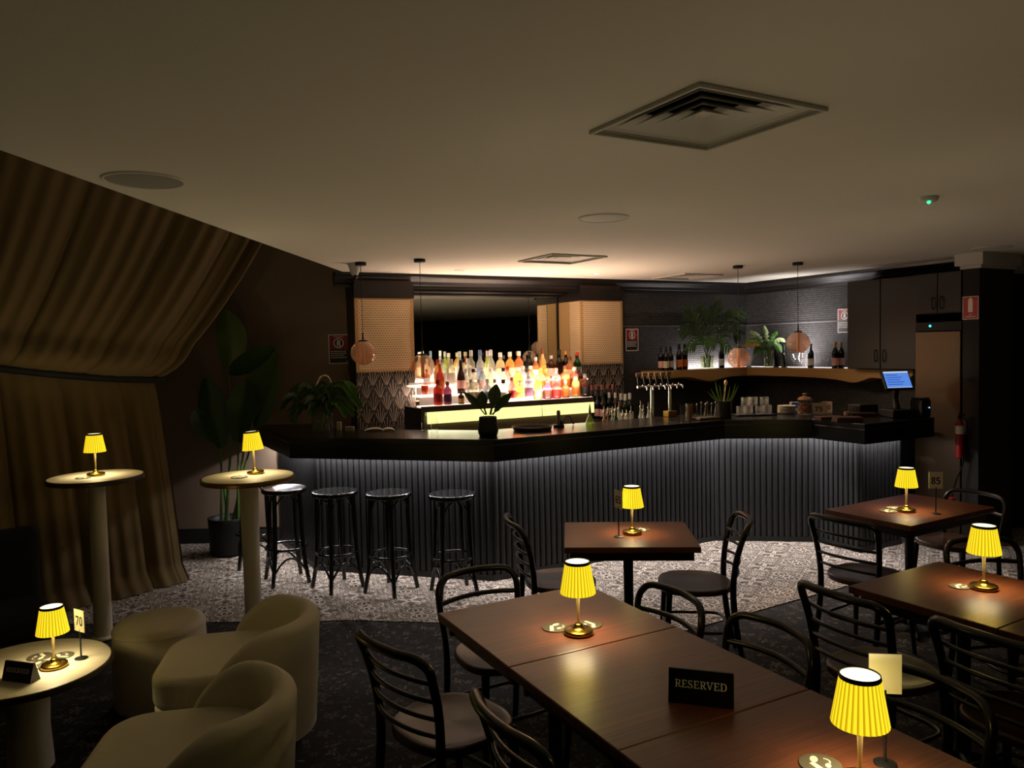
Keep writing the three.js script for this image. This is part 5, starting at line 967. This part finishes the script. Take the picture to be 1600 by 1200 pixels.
function legs(t, m) {
  for (const [x, z, b] of [[0.155, 0.15, 0.03], [-0.155, 0.15, 0.03]]) obj('leg', limb([[x, 0.435, z], [x * 1.06, 0.25, z * 1.08], [x * 1.15, 0.006, z * 1.2]], [0.018, 0.016, 0.012], 8, 10), m, t);
  obj('ring_stretcher', tube([[0.15, 0.22, 0.14], [0.0, 0.22, 0.165], [-0.15, 0.22, 0.14], [-0.165, 0.22, 0], [-0.15, 0.22, -0.15], [0, 0.22, -0.17], [0.15, 0.22, -0.15], [0.165, 0.22, 0]], 0.009, 48, 8, true), m, t);
}
function ladderChair(name, label, p, face, group) {
  const t = thing(name, label, 'chair', p, Math.atan2(face[0], face[1]), group), m = M.chairWood;
  obj('seat', seatShapeG, M.seatWood, t); legs(t, m);
  for (const s of [1, -1]) obj('leg', limb([[s * 0.185, 0.006, -0.25], [s * 0.175, 0.22, -0.205], [s * 0.172, 0.45, -0.185], [s * 0.185, 0.62, -0.2], [s * 0.197, 0.74, -0.232]], [0.012, 0.017, 0.018, 0.016, 0.0155], 14, 10), m, t);
  obj('top_rail', tube([[0.197, 0.735, -0.23], [0.196, 0.775, -0.245], [0.168, 0.803, -0.268], [0.08, 0.81, -0.295], [0, 0.812, -0.302], [-0.08, 0.81, -0.295], [-0.168, 0.803, -0.268], [-0.196, 0.775, -0.245], [-0.197, 0.735, -0.23]], 0.0165, 40, 10), m, t);
  for (let k = 0; k < 4; k++) { const y = 0.525 + k * 0.062, z = -0.19 - k * 0.008; obj('slat', tube([[0.176 + k * 0.004, y, z], [0.1, y + 0.004, z - 0.032], [0, y + 0.006, z - 0.045], [-0.1, y + 0.004, z - 0.032], [-0.176 - k * 0.004, y, z]], 0.0085, 24, 8).scale(1, 1, 1), m, t); }
  return t;
}
function hoopChair(name, label, p, face, group) {
  const t = thing(name, label, 'chair', p, Math.atan2(face[0], face[1]), group), m = M.chairWood;
  obj('seat', seatShapeG, M.seatWood, t); legs(t, m);
  obj('back_hoop', tube([[0.185, 0.006, -0.24], [0.18, 0.25, -0.205], [0.185, 0.45, -0.195], [0.2, 0.62, -0.22], [0.198, 0.69, -0.235], [0.165, 0.733, -0.255], [0.08, 0.742, -0.28], [0, 0.744, -0.288], [-0.08, 0.742, -0.28], [-0.165, 0.733, -0.255], [-0.198, 0.69, -0.235], [-0.2, 0.62, -0.22], [-0.185, 0.45, -0.195], [-0.18, 0.25, -0.205], [-0.185, 0.006, -0.24]], 0.015, 90, 10), m, t);
  obj('cross_rail', tube([[0.2, 0.63, -0.222], [0.1, 0.634, -0.252], [0, 0.636, -0.262], [-0.1, 0.634, -0.252], [-0.2, 0.63, -0.222]], 0.0115, 24, 8), m, t);
  return t;
}
const mE = [-RE[0], -RE[1]], G1 = 'dark ladder back chairs', G2 = 'dark hoop back chairs';
ladderChair('ladder_chair', 'ladder back chair turned away at the left of the far row table', [-0.245, 0, -2.70], [0.72, -0.69], G1);
ladderChair('ladder_chair', 'ladder back chair tucked in left of the middle row table', [0.19, 0, -2.12], RE, G1);
ladderChair('ladder_chair', 'ladder back chair at the table with a lamp, wood seat catching light', [1.48, 0, -3.06], RE, G1);
ladderChair('ladder_chair', 'ladder back chair tucked under the right table beside the near lamp', [1.78, 0, -2.62], RE, G1);
ladderChair('ladder_chair', 'ladder back chair left of the number 85 table', [2.0, 0, -4.32], [0.82, -0.57], G1);
ladderChair('ladder_chair', 'ladder back chair right of the small table before the bar', [1.0, 0, -4.26], [-1, -0.12], G1);
ladderChair('ladder_chair', 'ladder back chair left of the small table before the bar', [0.25, 0, -4.36], [1, -0.18], G1);
hoopChair('hoop_chair', 'hoop back chair at the far end of the long row', [-0.07, 0, -3.33], RN, G2);
hoopChair('hoop_chair', 'hoop back chair right of the far row table', [0.43, 0, -3.06], mE, G2);
hoopChair('hoop_chair', 'hoop back chair right of the middle row table', [0.71, 0, -2.66], mE, G2);
hoopChair('hoop_chair', 'hoop back chair right of the near row table behind its lamp', [1.03, 0, -2.18], mE, G2);
hoopChair('hoop_chair', 'hoop back chair on the wall side of the number 85 table', [2.88, 0, -5.0], mE, G2);
hoopChair('hoop_chair', 'hoop back chair behind the lamp on the right table', [2.42, 0, -3.66], [0.12, 1], G2);

// ================================================================ BAR STOOLS
{
  const make = (label, p, turn) => {
    const t = thing('bar_stool', label, 'bar stool', p, turn, 'black bentwood bar stools along the bar'), m = M.stoolBlack;
    obj('seat', lathe([[0, 0.735], [0.11, 0.736], [0.15, 0.741], [0.165, 0.742], [0.172, 0.736], [0.172, 0.716], [0.165, 0.708], [0.14, 0.704], [0, 0.704]].reverse(), 40), m, t);
    for (let k = 0; k < 4; k++) {
      const a = k * Math.PI / 2 + Math.PI / 4, c = Math.cos(a), s = Math.sin(a), P = (r, y, da = 0) => [r * Math.cos(a + da), y, r * Math.sin(a + da)];
      const l = obj('leg', limb([P(0.135, 0.705), P(0.145, 0.4), P(0.158, 0.2), P(0.195, 0.007)], [0.018, 0.018, 0.0175, 0.015], 12, 10), m, t);
      for (const f of [1, -1]) { obj('brace', tube([P(0.143, 0.6), P(0.115, 0.665, f * 0.25), P(0.12, 0.7, f * 0.55)], 0.007, 12, 6), m, l); } obj('arch_brace', tube([P(0.176, 0.09), P(0.155, 0.165, 0.25), P(0.135, 0.205, 0.55), P(0.13, 0.212, Math.PI / 4), P(0.135, 0.205, 1.02), P(0.155, 0.165, 1.32), P(0.176, 0.09, Math.PI / 2)], 0.008, 28, 8), m, l);
    }
    obj('foot_ring', new THREE.TorusGeometry(0.152, 0.0105, 8, 48).rotateX(Math.PI / 2).translate(0, 0.28, 0), m, t); return t;
  };
  const first = make('black bentwood bar stool partly hidden behind the high table post', [-1.79, 0, -5.93], 0.5);
  dup(first, 'black bentwood bar stool second from the high table', [-1.352, 0, -5.745], 0.75); dup(first, 'black bentwood bar stool third from the high table', [-0.93, 0, -5.64], 1.05); dup(first, 'black bentwood bar stool at the bar corner away from the high table', [-0.455, 0, -5.54], 0.35);
  dup(first, 'black bentwood bar stool at the short left side of the bar', [-2.19, 0, -6.42], 0.3);
}
// ================================================================ CREAM SEATING
function tubChair(label, p, face) {
  const t = thing('tub_chair', label, 'armchair', p, Math.atan2(face[0], face[1])), RO = 0.335, ARM = 0.1, LEN = Math.PI * RO + 2 * ARM;
  const shell = grid(26, 84, (u, v) => {                      // a U of even thickness, rounded off at the ends of the arms
    const l = v * LEN, e = Math.min(l, LEN - l), k = Math.max(0, 1 - e / 0.3), h = 0.30 + 0.31 * Math.sqrt(Math.max(0, 1 - k * k * 0.92)), th = 0.088 * (1 - 0.35 * k * k), q = u * 4; let o, y;
    if (q < 1.5) { const w = q / 1.5; o = -0.03 * (1 - w); y = 0.09 + (h - th / 2 - 0.09) * w; } else if (q < 2.5) { const w = (q - 1.5) * Math.PI; o = -th / 2 + th / 2 * Math.cos(w); y = h - th / 2 + th / 2 * Math.sin(w); } else { const w = (q - 2.5) / 1.5; o = -th - 0.012 * w; y = h - th / 2 + (0.30 - h + th / 2) * w; }
    if (l < ARM) return [-(RO + o), y, ARM - l]; if (l > LEN - ARM) return [RO + o, y, l - LEN + ARM];
    const a = (l - ARM) / RO; return [-(RO + o) * Math.cos(a), y, -(RO + o) * Math.sin(a)];
  });
  const m2 = M.cream.clone(); m2.side = THREE.DoubleSide;
  obj('backrest', shell, m2, t);
  const D = (k) => { const s = new THREE.Shape(); s.moveTo(-0.285 * k, 0.0); s.absarc(0, 0.0, 0.285 * k, Math.PI, 0, true); s.lineTo(0.285 * k, -0.2); s.quadraticCurveTo(0.275 * k, -0.35 * k, 0.13 * k, -0.36 * k); s.lineTo(-0.13 * k, -0.36 * k); s.quadraticCurveTo(-0.275 * k, -0.35 * k, -0.285 * k, -0.2); s.closePath(); return s; };
  const ex = (s, y0, y1, b) => new THREE.ExtrudeGeometry(s, { depth: y1 - y0 - 2 * b, bevelEnabled: true, bevelSize: b, bevelOffset: -b, bevelThickness: b, bevelSegments: 5, curveSegments: 24 }).rotateX(-Math.PI / 2).translate(0, y0 + b, 0);
  obj('seat_cushion', ex(D(1.0), 0.30, 0.445, 0.035), M.cream, t); obj('seat_base', ex(D(0.985), 0.07, 0.302, 0.012), M.cream, t); obj('plinth', ex(D(0.86), 0.006, 0.072, 0.004), M.black, t);
  return t;
}
tubChair('cream upholstered tub chair nearest the reserved sign on the low table', [-1.12, 0, -2.62], [-0.98, 0.17]);
tubChair('cream upholstered tub chair between the ottoman and the ladder back chair', [-1.24, 0, -3.43], [-0.97, 0.2]);
{
  const c = onY(249, 967, 0.43), t = thing('ottoman', 'round cream leather ottoman between low table and tub chair', 'ottoman', [c.x, 0, c.z]);
  obj('seat_top', lathe([[0.222, 0.36], [0.222, 0.40], [0.21, 0.422], [0.18, 0.43], [0, 0.432]].slice(), 56), M.creamHide, t); obj('side', lathe([[0, 0.006], [0.215, 0.006], [0.225, 0.02], [0.228, 0.2], [0.222, 0.36]], 56), M.creamHide, t); obj('piping', new THREE.TorusGeometry(0.222, 0.003, 6, 64).rotateX(Math.PI / 2).translate(0, 0.395, 0), M.creamHide, t);
}
{ // dark bench seat in the gloom under the curtain
  const t = thing('dark_banquette', 'black upholstered bench seat in front of the curtain', 'bench', [-2.95, 0, -3.95], 0.75);
  obj('seat', rbox(0.9, 0.14, 0.5, 0.05, 0, 0.37, 0), M.blackSoft, t); obj('backrest', rbox(0.9, 0.45, 0.14, 0.06, 0, 0.6, -0.22), M.blackSoft, t); obj('base', rbox(0.86, 0.3, 0.46, 0.01, 0, 0.155, 0), M.blackSoft, t);
}
scene.traverse(o => { if (o.isMesh) { o.castShadow = true; o.receiveShadow = true; } });
renderer.render(scene, camera);
